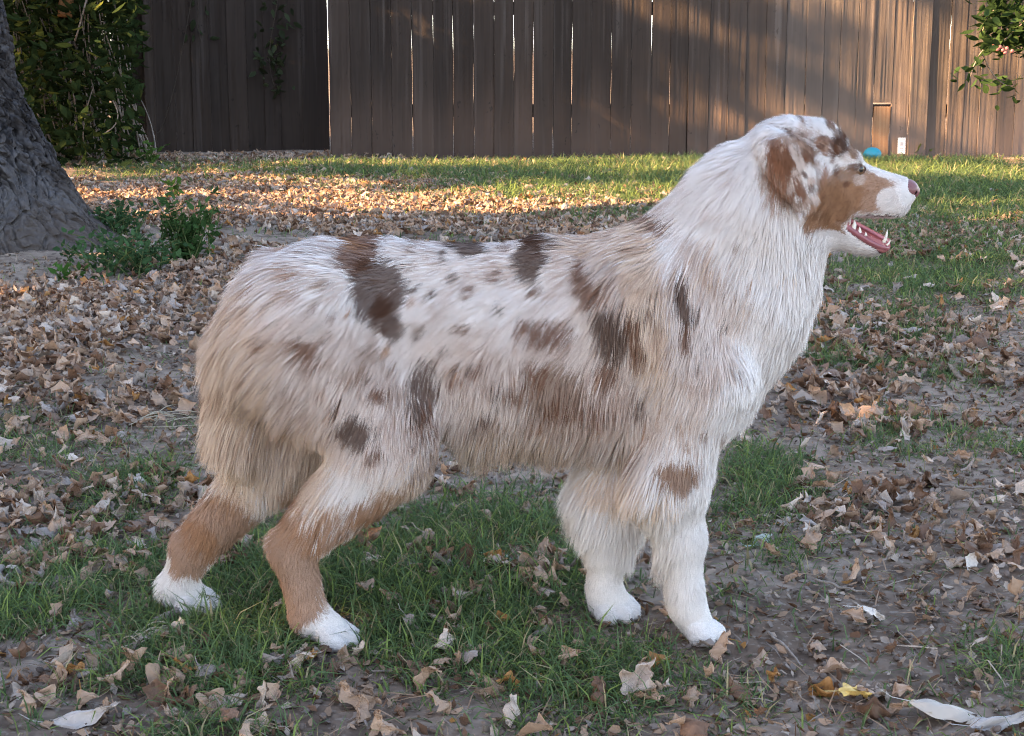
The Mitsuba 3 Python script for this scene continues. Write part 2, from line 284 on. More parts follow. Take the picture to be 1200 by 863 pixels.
for t, ty in enumerate(trunks_y):
    q = QQ[owner == t]; n = len(q); key = key_for('shade_tree')
    M = np.concatenate([rotations(rs.uniform(0, 6.3, n), rs.uniform(-1, 1, n), rs.uniform(-1, 1, n)) * rs.uniform(.8, 1.3, n)[:, None, None], q[:, :, None]], 2)
    m, c = scatter(bigleaf, rs.integers(0, 3, n), M, np.array([.055, .085, .025]) * rs.uniform(.7, 1.4, (n, 1)))
    scene[key + '__crown'] = mikit.ply(m, 'thin_green', color=c)
    scene[key + '__trunk'] = mikit.ply(tube(spline([[-9.5, ty, -.2], [-9.4, ty + .1, 2], [-9.7, ty, 5], [-9.5, ty + .2, 7.5]], 16), np.linspace(.22, .05, 16), 9), 'bark', smooth=True)
    tag(key, f'added unseen shade tree beyond the left edge of the yard, {["first", "second", "third", "fourth", "fifth"][t]} counted towards the fence', 'tree', 'added unseen shade trees along the left side')
# ------------------------------------------------------------------ the dog
DOG_Y = 2.0
def D(px, py, dy=0.0): return at(px, py, DOG_Y + dy)
def DH(px, py): p = at(px, py, DOG_Y - (.04 if px > 960 else .065)); return p[[0, 2]]
def D2(px, py): p = at(px, py, DOG_Y - 0.09); return p[[0, 2]]

def surface_nets(Fv, o, h):
    ins = Fv < 0; nx, ny, nz = Fv.shape
    cells = (nx - 1, ny - 1, nz - 1); acc = np.zeros(cells + (3,), np.float32); cnt = np.zeros(cells, np.float32)
    corners = [(a, b, c) for a in (0, 1) for b in (0, 1) for c in (0, 1)]
    sub = lambda A, c: A[c[0]:c[0] + nx - 1, c[1]:c[1] + ny - 1, c[2]:c[2] + nz - 1]
    for c in corners:
        for ax in range(3):
            if c[ax]: continue
            e = list(c); e[ax] = 1
            a, b = sub(Fv, c), sub(Fv, e); m = (a < 0) != (b < 0)
            t = np.where(m, a / np.where(m, a - b, 1), 0)
            for k in range(3): acc[..., k] += m * (c[k] + (t if k == ax else 0))
            cnt += m
    act = cnt > 0; idx = -np.ones(cells, np.int64); idx[act] = np.arange(act.sum())
    V = (acc[act] / cnt[act][:, None] + np.argwhere(act)) * h + o; faces = []
    for ax in range(3):
        s0 = [slice(1, n - 1) for n in (nx, ny, nz)]; s0[ax] = slice(0, (nx, ny, nz)[ax] - 1); s1 = list(s0); s1[ax] = slice(1, (nx, ny, nz)[ax])
        a, b = ins[tuple(s0)], ins[tuple(s1)]; e = np.argwhere(a != b); flip = a[a != b]
        e = e + np.array([0 if k == ax else 1 for k in range(3)])
        u, w = [k for k in range(3) if k != ax]
        def cell(du, dw):
            q = e.copy(); q[:, u] -= du; q[:, w] -= dw
            return idx[q[:, 0], q[:, 1], q[:, 2]]
        Q = np.stack([cell(1, 1), cell(0, 1), cell(0, 0), cell(1, 0)], 1)
        if ax == 1: flip = ~flip
        Q = np.where(flip[:, None], Q, Q[:, ::-1]); faces.append(Q)
    Q = np.vstack(faces)
    return V, np.vstack([Q[:, [0, 1, 2]], Q[:, [0, 2, 3]]])

H = 0.0032
lo, hi = np.array([-0.46, 1.80, -0.02]), np.array([0.56, 2.20, 0.72])
nn = np.ceil((hi - lo) / H).astype(int) + 1
GX, GY, GZ = (np.arange(n, dtype=np.float32) * np.float32(H) + np.float32(l) for n, l in zip(nn, lo))
SDF = np.full(nn, 1.0, np.float32)
def bone(a, b, ra, rb, k=0.02, sy=1.0, cut=False, flat=None):
    """A round cone joined on by a smooth minimum; sy > 1 narrows it sideways; flat = (axis, factor) squashes it along an axis."""
    a, b = np.asarray(a, np.float32), np.asarray(b, np.float32); m = max(ra, rb) / min(1.0, sy) + k + 3 * H
    l = np.clip(((np.minimum(a, b) - m - lo) / H).astype(int), 0, nn - 1); u = np.clip(((np.maximum(a, b) + m - lo) / H).astype(int) + 1, 1, nn)
    s = tuple(slice(i, j) for i, j in zip(l, u))
    p = np.stack(np.meshgrid(GX[s[0]], GY[s[1]], GZ[s[2]], indexing='ij'), -1) - a; ba = b - a
    if flat is not None:
        ax = np.asarray(flat[0], np.float32); ax /= np.linalg.norm(ax)
        p = p + (p @ ax)[..., None] * ax * (flat[1] - 1); ba = ba + (ba @ ax) * ax * (flat[1] - 1)
    else:
        p[..., 1] *= sy; ba = ba * [1, sy, 1]
    t = np.clip((p @ ba) / max(ba @ ba, 1e-9), 0, 1); d = np.linalg.norm(p - t[..., None] * ba, axis=-1) - (ra + (rb - ra) * t)
    A = SDF[s]
    if cut:
        SDF[s] = np.maximum(A, -d); return
    h = np.clip(0.5 + 0.5 * (A - d) / max(k, 1e-5), 0, 1)
    SDF[s] = A * (1 - h) + d * h - k * h * (1 - h)

# trunk of the body
bone(D(735, 410), D(560, 412), .122, .108, .03, 1.25)
bone(D(560, 405), D(430, 400), .108, .098, .03, 1.2)
bone(D(440, 375), D(345, 375), .092, .068, .03, 1.1)
bone(D(640, 322), D(735, 326), .045, .052, .03, 1.1)
bone(D(640, 330), D(400, 322), .040, .040, .03, 1.0)
bone(D(800, 415), D(858, 378), .103, .072, .03, 1.2)
bone(D(365, 330), D(325, 320), .042, .026, .03)
for s in (-1, 1):
    bone(D(745, 350, .05 * s), D(822, 442, .064 * s), .066, .052, .03)
    bone(D(822, 442, .064 * s), D(785, 560, (-.075 if s < 0 else .055)), .052, .042, .03)
bone(D(900, 315), D(838, 450), .056, .050, .05, 1.0)
# neck and throat
bone(D(790, 345), D(885, 245), .098, .078, .04, 1.15)
bone(D(885, 245), D(925, 205), .078, .062, .03, 1.1)
bone(D(880, 330), D(925, 280), .078, .042, .04, 1.15)
CLAWS = []
# fore legs: near, far
def fore(dy, e, c, w, p, paw, tdir):
    bone(D(*e, dy), D(*c, dy), .043, .026, .03, 1.1)
    bone(D(*c, dy), D(*w, dy), .0255, .0198, .015)
    bone(D(*w, dy), D(*p, dy), .0205, .0205, .012)
    q = D(*paw, dy); tdir = np.array(tdir, float); tdir /= np.linalg.norm(tdir); side = np.cross([0, 0, 1], tdir)
    q[2] = .024; bone(D(*p, dy), q, .0215, .021, .012)
    for k, f in ((-1.5, .006), (-.5, .017), (.5, .017), (1.5, .006)):
        t = q + tdir * f + side * k * .0152; t[2] = .0150; bone(q + side * k * .009, t, .0136, .0126, .0012)
        t2 = t + tdir * .010; t2[2] = .0115; bone(t, t2, .0128, .0100, .001); CLAWS.append((t2 + tdir * .0085 - [0, 0, .001], tdir.copy()))
fore(-.068, (785, 560), (800, 630), (803, 690), (806, 712), (815, 735), (1, -.18, 0))
fore(.012, (715, 575), (713, 640), (708, 690), (711, 706), (717, 722), (.72, -.62, 0))
bone(D(740, 520, .06), D(714, 590, .02), .055, .042, .03)
# hind legs: near, far
def hind(dy, kn, hk, pa, paw, tdir, r=1.0):
    bone(D(*kn, dy), D(*hk, dy), .056 * r, .0265, .03, 1.15)
    bone(D(*hk, dy), D(*pa, dy), .0255, .0208, .016, 1.1)
    q = D(*paw, dy); q[2] = .024; tdir = np.array(tdir, float); tdir /= np.linalg.norm(tdir); side = np.cross([0, 0, 1], tdir)
    bone(D(*pa, dy), q, .0225, .021, .012)
    for k, f in ((-1.5, .010), (-.5, .022), (.5, .022), (1.5, .010)):
        t = q + tdir * f + side * k * .0152; t[2] = .0150; bone(q + side * k * .009, t, .0136, .0126, .0012)
        t2 = t + tdir * .011; t2[2] = .0115; bone(t, t2, .0128, .0100, .001); CLAWS.append((t2 + tdir * .0085 - [0, 0, .001], tdir.copy()))
bone(D(365, 395, -.055), D(452, 500, -.085), .100, .060, .04, 1.3)
hind(-.085, (448, 535), (343, 640), (362, 722), (383, 738), (1, -.15, 0))
bone(D(360, 395, .055), D(330, 520, .07), .095, .07, .04, 1.3)
hind(.035, (335, 520), (228, 640), (207, 688), (222, 701), (.9, -.42, 0), .85)
bone(D(300, 420), D(285, 500), .055, .04, .04, .8)
# skull, cheeks, upper muzzle
bone(D(928, 188), D(950, 187), .049, .042, .02, 1.0)
bone(D(954, 183), D(986, 202), .038, .026, .02, 1.0)
for s in (-1, 1):
    bone(D(950, 222, .028 * s), D(982, 236, .018 * s), .032, .020, .02)
    bone(D(978, 184, .020 * s), D(999, 191, .020 * s), .016, .011, .012)
bone(D(983, 214), D(1053, 227), .030, .0205, .012, 1.15)
bone(D(985, 237), D(1048, 241), .0175, .0150, .010, .85)
bone(D(1050, 225), D(1062, 225), .0165, .0110, .008, 1.0)
# lower jaw hangs open
bone(D(945, 240), D(973, 262), .032, .024, .02, 1.0)
bone(D(970, 267), D(1028, 288), .0185, .0090, .010, .85)
bone(D(968, 272), D(1010, 288), .016, .009, .012, 1.0)
bone(D(1022, 287), D(1037, 289), .0090, .0068, .008, .75)
bone(D(992, 256), D(1050, 273), .0065, .0105, 0, .42, cut=True)
# ears, folded over and hanging beside the skull
for s in (-1, 1):
    out = np.array([.1, s, .15])
    bone(D(905, 170, .044 * s), D(925, 180, .066 * s), .020, .020, .010, flat=(out, 1.6))
    bone(D(924, 186, .076 * s), D(942, 230, .080 * s), .029, .017, .003, flat=(out, 2.3))
    bone(D(906, 177, .070 * s), D(938, 228, .080 * s), .016, .012, .003, flat=(out, 1.7))
BV, BF = surface_nets(SDF, lo, H)
body = trimesh.Trimesh(BV, BF, process=False)
keepc = trimesh.graph.connected_component_labels(body.face_adjacency, node_count=len(BF)); big = np.argmax(np.bincount(keepc))
used = np.unique(BF[keepc == big]); remap = np.zeros(len(BV), int); remap[used] = np.arange(len(used)); BV = BV[used]; BF = remap[BF[keepc == big]]
from scipy.sparse import coo_matrix, diags
ed = np.vstack([BF[:, [0, 1]], BF[:, [1, 2]], BF[:, [2, 0]]]); ed = np.vstack([ed, ed[:, ::-1]])
AD = coo_matrix((np.ones(len(ed)), (ed[:, 0], ed[:, 1])), (len(BV), len(BV))).tocsr(); AD.data[:] = 1; AD = diags(1 / np.maximum(AD.sum(1).A1 if hasattr(AD.sum(1), 'A1') else np.asarray(AD.sum(1)).ravel(), 1)) @ AD
SV = BV.copy()
for _ in range(4):
    for lam in (.5, -.51): SV = SV + lam * (AD @ SV - SV)
mv = SV - BV; ml = np.linalg.norm(mv, axis=1, keepdims=True); BV = BV + mv * np.minimum(1, .003 / np.maximum(ml, 1e-9))
body = trimesh.Trimesh(BV, BF, process=False)
if body.volume < 0: body.invert()

# ---- coat: colours and lie of the hair, both given over the side view (x, z) of the dog
WHITE, PALE, CREAM, MERLE = np.array([.81, .755, .725]), np.array([.68, .565, .50]), np.array([.70, .54, .415]), np.array([.52, .39, .33])
LIVER, BROWN, COPPER, GREYB, PINK = np.array([.080, .036, .021]), np.array([.190, .085, .048]), np.array([.38, .195, .105]), np.array([.33, .22, .165]), np.array([.50, .20, .20])
#       px,  py,  rx,  ry, turn, colour, strength, softness
PATCH = [
 (560, 420, 420, 190, 0, PALE, 1.0, .5), (600, 470, 200, 120, 0, MERLE, .35, .6), (470, 330, 150, 60, 0, WHITE, .5, .6), (620, 350, 150, 60, 0, WHITE, .4, .6),
 (255, 480, 70, 150, 10, CREAM, .9, .5), (300, 560, 110, 80, 0, CREAM, .9, .5), (330, 470, 70, 110, 10, MERLE, .45, .6), (585, 560, 110, 50, 0, CREAM, .7, .5), (470, 590, 60, 40, -35, CREAM, .8, .5),
 (755, 350, 28, 110, -8, CREAM, .85, .5), (700, 480, 60, 90, 0, MERLE, .5, .6), (860, 300, 90, 28, -40, CREAM, .75, .5), (880, 350, 60, 30, -55, CREAM, .6, .6), (830, 330, 60, 45, -40, MERLE, .55, .6), (850, 420, 60, 110, 0, PALE, .8, .5), (690, 290, 60, 22, 0, CREAM, .65, .5), (775, 268, 55, 20, -25, CREAM, .9, .4), (770, 290, 60, 18, -30, BROWN, .30, .6),
 (940, 375, 62, 180, 20, WHITE, 1.0, .3), (890, 490, 66, 100, 28, WHITE, 1.0, .3), (915, 430, 50, 110, 28, WHITE, 1.0, .35), (905, 280, 75, 85, 0, WHITE, 1.0, .35), (830, 232, 90, 45, -38, WHITE, .9, .4),
 (800, 640, 70, 130, 0, WHITE, 1.0, .3), (705, 650, 60, 110, 0, WHITE, 1.0, .3), (715, 585, 45, 40, 0, CREAM, .7, .5),
 # liver and brown patches
 (416, 300, 27, 24, 20, BROWN, .95, .35), (442, 338, 30, 42, -35, LIVER, .95, .30), (456, 375, 18, 28, -20, LIVER, .9, .3), (405, 290, 20, 10, 20, COPPER, .7, .4),
 (545, 296, 24, 10, 8, LIVER, .9, .35), (622, 312, 18, 26, 10, LIVER, .95, .3), (628, 292, 30, 9, 8, LIVER, .7, .4), (626, 346, 10, 8, 0, BROWN, .7, .4), (583, 330, 10, 12, 0, BROWN, .5, .5),
 (686, 336, 14, 30, -25, BROWN, .9, .35), (715, 385, 22, 32, 0, LIVER, .85, .4), (742, 392, 12, 34, -15, BROWN, .8, .4), (712, 436, 18, 20, -15, BROWN, .8, .4), (797, 350, 10, 24, -15, LIVER, .85, .35), (800, 390, 10, 18, -10, BROWN, .75, .4), (765, 272, 26, 9, 10, BROWN, .75, .4),
 (640, 392, 36, 14, 8, BROWN, .8, .4), (612, 385, 12, 12, 0, BROWN, .6, .4), (648, 456, 42, 34, 5, GREYB, .95, .45), (625, 440, 20, 20, 0, BROWN, .65, .4), (670, 480, 60, 20, 5, BROWN, .45, .5), (600, 462, 14, 14, 0, BROWN, .6, .4), (540, 385, 12, 10, 0, BROWN, .6, .4),
 (362, 402, 22, 17, 10, BROWN, .85, .45), (372, 425, 12, 10, 0, BROWN, .5, .5), (418, 496, 26, 17, 20, LIVER, .9, .4), (443, 520, 12, 10, 0, BROWN, .7, .4), (415, 432, 26, 14, 10, GREYB, .6, .5), (440, 410, 20, 12, 20, GREYB, .5, .5), (496, 456, 20, 40, 10, LIVER, .75, .45), (500, 500, 14, 34, 0, BROWN, .55, .5), (470, 470, 18, 26, 0, GREYB, .4, .5), (335, 500, 30, 16, -20, GREYB, .4, .6), (345, 455, 26, 12, -15, GREYB, .3, .6), (322, 298, 13, 8, -15, COPPER, .75, .45), (660, 545, 110, 22, 0, GREYB, .35, .6), (505, 560, 26, 40, 0, GREYB, .5, .5), (930, 330, 14, 8, 0, CREAM, .3, .5),
 (420, 565, 34, 30, 10, WHITE, .9, .45), (790, 553, 28, 20, 10, COPPER * .72, 1.0, .35), (770, 590, 30, 20, 0, CREAM, .5, .5),
 # copper legs and white socks
 (262, 612, 55, 50, 25, COPPER, 1.0, .35), (226, 640, 36, 44, 25, COPPER, 1.0, .3), (345, 670, 44, 90, 0, COPPER, 1.0, .35), (400, 615, 70, 30, -20, COPPER, .75, .45), (450, 590, 45, 24, -35, COPPER, .55, .5), (350, 660, 20, 50, 5, GREYB * 1.6, .45, .5),
 (214, 706, 52, 36, 0, WHITE, 1.0, .2), (192, 668, 10, 24, 15, WHITE, 1.0, .3), (393, 745, 46, 26, 10, WHITE, 1.0, .2), (410, 728, 24, 14, 25, WHITE, 1.0, .25),
 # neck mane and head
 (880, 172, 40, 26, -35, WHITE, 1.0, .3), (930, 148, 42, 12, -8, WHITE, 1.0, .3), (905, 215, 18, 40, -10, GREYB * 1.3, .7, .4), (913, 180, 22, 18, 20, BROWN * 1.5, .8, .4), (935, 160, 34, 8, -8, GREYB * 1.4, .6, .4),
 (930, 206, 34, 44, -14, GREYB * 1.15, .85, .3), (917, 200, 14, 38, -18, BROWN * 1.4, .7, .4), (955, 172, 26, 14, 10, GREYB * 1.2, .6, .45), (915, 190, 20, 18, 30, BROWN * 1.05, .95, .35), (904, 205, 10, 34, -12, BROWN * 1.6, .7, .4), (944, 179, 15, 11, 30, BROWN, .95, .3), (966, 170, 12, 12, 0, BROWN * 1.5, .8, .4), (931, 185, 6, 18, -28, PALE, .9, .3), (948, 210, 12, 22, -8, WHITE, .95, .3), (928, 208, 7, 14, -8, PALE, .7, .4), (932, 222, 10, 18, -8, BROWN * 1.1, .85, .4), (962, 215, 6, 26, 5, BROWN * 1.8, .7, .4), (931, 232, 4, 5, 0, WHITE, .9, .3),
 (968, 248, 32, 34, 10, COPPER, 1.0, .25), (1015, 226, 48, 26, 10, COPPER, 1.0, .25), (985, 230, 34, 34, 0, COPPER, 1.0, .25), (960, 262, 22, 16, 0, COPPER * .85, .8, .4), (980, 272, 22, 9, 32, COPPER * .8, .9, .35),
 (987, 170, 14, 17, 0, LIVER * 1.5, .85, .35), (978, 152, 20, 9, 25, WHITE, .8, .4), (975, 192, 9, 11, 0, WHITE, .75, .4), (979, 200, 5, 8, 20, LIVER * 2, .7, .4), (996, 186, 10, 7, 0, PALE, .7, .4), (1003, 178, 7, 9, 0, COPPER * .8, .9, .35), (995, 208, 18, 7, 0, GREYB * 1.3, .8, .35), (1010, 212, 9, 8, 0, PALE, .7, .4), (992, 217, 5, 4, 0, LIVER * 2, .8, .3), (986, 168, 11, 15, 10, LIVER * 1.3, .95, .4), (977, 178, 7, 9, 0, LIVER * 1.8, .8, .4), (1002, 197, 10, 5, 0, LIVER * 2.2, .7, .4), (1011, 198, 3, 10, -15, LIVER * 2.5, .7, .4),
 (1038, 203, 32, 5, 22, WHITE, .95, .3), (1048, 238, 17, 17, -20, WHITE, 1.0, .2), (1062, 222, 9, 14, 0, WHITE, 1.0, .25), (985, 285, 45, 12, 22, WHITE * .9, 1.0, .25), (1020, 296, 22, 7, 15, WHITE * .9, 1.0, .25), (965, 284, 25, 8, 0, WHITE, .9, .3)]
rp = np.random.default_rng(17)
for _ in range(130):                                                      # small ticks of liver over the back and flank
    tx_, ty_ = rp.uniform(290, 880), rp.uniform(285, 520)
    PATCH.insert(24, (tx_, ty_, rp.uniform(3, 11), rp.uniform(3, 9), rp.uniform(-40, 40), [BROWN, GREYB, COPPER, LIVER][rp.integers(0, 4)], rp.uniform(.35, .8), .5))
for _ in range(60):                                                      # mottling of the skull and the ear
    tx_, ty_ = (rp.uniform(925, 1003), rp.uniform(138, 190)) if rp.random() < .55 else (rp.uniform(898, 962), rp.uniform(172, 240))
    PATCH.append((tx_, ty_, rp.uniform(2, 6), rp.uniform(2, 7), rp.uniform(-40, 40), [BROWN * 1.2, GREYB, GREYB * 1.5, LIVER * 1.6, PALE][rp.integers(0, 5)], rp.uniform(.4, .85), .5))
PC = np.array([at(p[0], p[1], DOG_Y + .035)[[0, 2]] if (p[0] < 300 and p[1] > 600) else D2(p[0], p[1]) if not (p[0] > 893 and p[1] < 300 and p[2] < 60) else DH(p[0], p[1]) for p in PATCH]); PR = np.array([[p[2], p[3]] for p in PATCH]) / 985.0; PA = np.radians([p[4] for p in PATCH])
PCOL = np.array([p[5] for p in PATCH]); PS = np.array([p[6] for p in PATCH]); PSO = np.array([p[7] for p in PATCH])
def coat(P, rnd=None, warp=1.0):
    q = P[:, [0, 2]].copy()
    n1 = meshkit.fbm(P * 38.0, 3, 5); n2 = meshkit.fbm(P * 38.0 + 31, 3, 6)
    head = smooth01(.30, .36, P[:, 0]) * smooth01(.44, .48, P[:, 2])
    q += warp * np.stack([n1 - .5, n2 - .5], 1) * (.018 - .011 * head)[:, None]
    jit = (meshkit.noise(P * np.array([90, 90, 90.]), 8) - .5) * .5
    if rnd is not None: jit = jit + (rnd - .5) * .7
    jit = jit * (1 - .55 * head); tuftn = meshkit.noise(P * 160.0, 77)
    C = np.tile(WHITE, (len(P), 1))
    for c, r, a, col, s, so in zip(PC, PR, PA, PCOL, PS, PSO):
        d = q - c; ca, sa = math.cos(a), math.sin(a)
        u = (d[:, 0] * ca - d[:, 1] * sa) / r[0]; v = (d[:, 0] * sa + d[:, 1] * ca) / r[1]
        e = np.sqrt(u * u + v * v) + jit * so
        w = s * (1 - smooth01(1 - so, 1 + so * .7, e))
        if rnd is None: C = C * (1 - w[:, None]) + col * w[:, None]
        else:                                                            # each hair is one colour or the other: ragged, mixed edges
            pick = (np.mod(rnd * (3.17 + 7.7) + 0.618 * s * 10 + c[0] * 97 + c[1] * 61, 1) * .75 + .25 * tuftn < w)[:, None]
            C = np.where(pick, .85 * col + .15 * C, C)
    if rnd is not None:                                                  # roan: darker hairs mixed into the merle
        bodyw = smooth01(.30, .22, P[:, 0]) * smooth01(.20, .27, P[:, 2]) * (P[:, 0] < .3)
        fleck = smooth01(.42, .70, meshkit.fbm(P * np.array([34, 34, 26.]), 3, 15)) * bodyw
        dark = (np.mod(rnd * 7.31, 1) < fleck * .62)[:, None]
        C = np.where(dark, C * np.array([.76, .68, .64]), C)
    return C
#        px, py, direction (px), length m, lift
FLOW = [(1060, 225, -1, .2, .0055, .28), (1015, 215, -1, .15, .009, .28), (990, 225, -1, .35, .013, .3), (985, 165, -.8, -.4, .012, .32), (950, 140, -1, -.05, .014, .35), (970, 165, -1, .2, .009, .3), (915, 143, -1, .15, .022, .45), (1000, 285, -1, -.2, .007, .25), (965, 265, -.7, .6, .016, .3),
 (930, 185, .3, 1, .010, .22), (940, 225, .3, 1, .011, .18), (910, 180, .1, 1, .013, .25), (925, 165, .1, 1, .010, .25), (905, 210, -.2, 1, .022, .25), (955, 205, .2, 1, .009, .25), (870, 175, -1, .6, .030, .42), (830, 205, -1, .65, .034, .35), (890, 230, -.5, 1, .034, .28), (930, 270, -.05, 1, .036, .33), (850, 250, -.75, .8, .038, .28), (950, 320, -.15, 1, .040, .36), (935, 400, -.7, 1, .036, .26), (895, 460, -.85, 1, .030, .24), (860, 530, -.4, 1, .028, .22),
 (860, 330, -.5, 1, .042, .26), (800, 300, -.6, .9, .046, .28), (790, 400, -.22, 1, .038, .25), (850, 430, -.3, 1, .036, .24), (760, 270, -.9, .5, .045, .25), (740, 370, -.15, 1, .046, .25), (720, 470, -.2, 1, .046, .25), (740, 540, -.25, 1, .06, .3), (800, 520, -.15, 1, .035, .2),
 (680, 280, -1, .35, .034, .3), (600, 288, -1, .3, .027, .28), (500, 288, -1, .25, .027, .28), (420, 290, -1, .25, .032, .3), (650, 380, -.75, .7, .032, .24), (560, 370, -.85, .55, .028, .24), (470, 370, -.8, .5, .029, .24), (640, 460, -.35, 1, .040, .26), (560, 460, -.35, 1, .040, .26), (500, 470, -.3, 1, .030, .26), (640, 540, -.1, 1, .066, .3), (560, 535, -.05, 1, .068, .3), (510, 530, -.25, 1, .028, .25),
 (360, 300, -1, .4, .045, .35), (310, 320, -.9, .7, .05, .4), (330, 390, -.85, .5, .05, .3), (270, 400, -.75, .8, .06, .4), (400, 400, -.7, .7, .032, .24), (330, 470, -.75, .8, .06, .3), (260, 490, -.5, 1, .065, .35), (262, 560, -.2, 1, .050, .3), (310, 560, -.3, 1, .048, .28), (250, 595, -.3, 1, .026, .25), (400, 470, -.5, .9, .034, .26), (390, 540, -.45, 1, .036, .26), (460, 540, -.4, 1, .024, .22), (430, 590, -.5, .9, .03, .25), (350, 605, -.4, 1, .035, .25),
 (345, 640, -.25, 1, .014, .25), (355, 700, 0, 1, .010, .25), (400, 738, .9, .4, .0038, .2), (230, 620, -.4, 1, .018, .25), (205, 670, -.25, 1, .018, .3), (235, 705, .8, .5, .004, .2),
 (815, 600, -.2, 1, .016, .2), (810, 660, -.15, 1, .010, .2), (770, 590, -.25, 1, .05, .35), (765, 650, -.3, 1, .055, .4), (785, 690, -.5, 1, .018, .3), (830, 735, .8, .4, .0035, .18), (800, 725, .1, 1, .007, .2), (720, 600, -.2, 1, .03, .25), (690, 610, -.35, 1, .055, .4), (690, 660, -.45, 1, .03, .4), (715, 700, -.2, 1, .009, .25), (730, 730, .6, .5, .0035, .18)]
FXZ = np.array([at(f[0], f[1], DOG_Y + .035)[[0, 2]] if (f[0] < 260 and f[1] > 600) else D2(f[0], f[1]) for f in FLOW]); FD = np.array([[f[2], -f[3]] for f in FLOW]); FD = FD / np.linalg.norm(FD, axis=1, keepdims=True)
FL = np.array([f[4] * (.84 if f[4] > .02 else 1) for f in FLOW]); FLIFT = np.array([f[5] for f in FLOW])
def flow(P):
    d2 = ((P[:, None, [0, 2]] - FXZ[None]) ** 2).sum(-1); w = 1 / (d2 + 1e-4) ** 2; w /= w.sum(1, keepdims=True)
    d = w @ FD
    return np.stack([d[:, 0], d[:, 0] * 0, d[:, 1]], 1), w @ FL, w @ FLIFT

MOUTH_C = DH(1012, 270)
def mouth_mask(P):
    """1 inside the open mouth (bare pink skin)."""
    a, b = at(990, 266, 1.985)[[0, 2]], at(1034, 296, 1.985)[[0, 2]]; ba = b - a; q = P[:, [0, 2]] - a
    t = (q @ ba) / (ba @ ba); n = (q @ np.array([-ba[1], ba[0]])) / np.linalg.norm(ba)
    return (t > -.02) & (t < 1.5) & (n > -.001) & (n < np.where(t < .15, .009, .019)) & ((t > .2) | (np.abs(P[:, 1] - DOG_Y) < .022))
EYE_PT = None
def body_colours(V, N):
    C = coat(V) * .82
    m = mouth_mask(V); C[m] = PINK * .8
    a, b = at(990, 252, 1.985)[[0, 2]], at(1062, 253, 1.985)[[0, 2]]
    lo_a, lo_b = at(990, 266, 1.985)[[0, 2]], at(1034, 296, 1.985)[[0, 2]]; q = V[:, [0, 2]] - lo_a; dl = lo_b - lo_a; nl = (q @ np.array([-dl[1], dl[0]])) / np.linalg.norm(dl); tl_ = (q @ dl) / (dl @ dl)
    C[(nl > -.0035) & (nl < -.0008) & (tl_ > 0) & (tl_ < 1.1)] = [.09, .045, .045]
    lip = (np.abs(V[:, 2] - (a[1] + (V[:, 0] - a[0]) * (b[1] - a[1]) / (b[0] - a[0]))) < .0026) & (V[:, 0] > a[0]) & (V[:, 0] < b[0])
    C[lip] = [.10, .05, .05]
    return C
BN = body.vertex_normals
def cover(P, rad): return np.linalg.norm(P[:, [0, 2]], axis=1) * 0
dog_bare = mouth_mask(body.vertices)
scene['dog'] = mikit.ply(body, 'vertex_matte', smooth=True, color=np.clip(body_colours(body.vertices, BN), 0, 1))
tag('dog', 'fluffy brown merle dog with white ruff and copper legs standing sideways, mouth open', 'dog')

# ---- hair
rng = np.random.default_rng(11)
tri = body.triangles; tc = tri.mean(1); area = body.area_faces
_, Lc, _ = flow(tc)
dens = np.clip(.030 / Lc, .75, 5.0); dens[mouth_mask(tc)] = 0
la, lb = at(992, 252, 1.985)[[0, 2]], at(1060, 253, 1.985)[[0, 2]]
dens[(np.abs(tc[:, 2] - (la[1] + (tc[:, 0] - la[0]) * (lb[1] - la[1]) / (lb[0] - la[0])) + .001) < .0022) & (tc[:, 0] > la[0]) & (tc[:, 0] < lb[0])] *= .15
nosec = at(1067, 225, 2.0)[[0, 2]]
dens[np.linalg.norm(tc[:, [0, 2]] - nosec, axis=1) < .0150] = 0
dens *= np.where(tc[:, 1] > DOG_Y + .06, .55, 1.0)
prob = area * dens; prob /= prob.sum()
NH = 420000
fi = rng.choice(len(tri), NH, p=prob); u, v = rng.random(NH), rng.random(NH); k = u + v > 1; u[k], v[k] = 1 - u[k], 1 - v[k]
R = tri[fi, 0] + u[:, None] * (tri[fi, 1] - tri[fi, 0]) + v[:, None] * (tri[fi, 2] - tri[fi, 0])
VN = BN[body.faces[fi]]; NN = VN[:, 0] * (1 - u - v)[:, None] + VN[:, 1] * u[:, None] + VN[:, 2] * v[:, None]; NN /= np.linalg.norm(NN, axis=1, keepdims=True) + 1e-9
order = np.argsort(rng.random(NH)); R, NN = R[order], NN[order]
dirs, LEN, LIFT = flow(R)
wob = np.stack([meshkit.fbm(R * 22.0 + 7 * s, 3, 20 + s) for s in range(3)], 1) - .5
wob2 = np.stack([meshkit.noise(R * 75.0 + 7 * s, 30 + s) for s in range(3)], 1) - .5
dirs = dirs + wob * .85 + wob2 * .45
tang = dirs - (dirs * NN).sum(1, keepdims=True) * NN
down = np.array([0, 0, -1.0])
tl = np.linalg.norm(tang, axis=1); weak = (tl < .35)[:, None]
tang = np.where(weak, tang + .5 * (down - (NN @ down)[:, None] * NN), tang); tang /= np.linalg.norm(tang, axis=1, keepdims=True) + 1e-9
LEN = LEN * rng.uniform(.65, 1.15, NH) * (1 + .5 * (meshkit.noise(R * 30.0, 44) - .5))
dir0 = tang + (LIFT * rng.uniform(.6, 1.5, NH))[:, None] * NN + rng.normal(0, .10, (NH, 3)); dir0 /= np.linalg.norm(dir0, axis=1, keepdims=True)
droop = np.clip(LEN / .06, 0, 1) * .35
ts = np.array([0, .35, .7, 1.0])
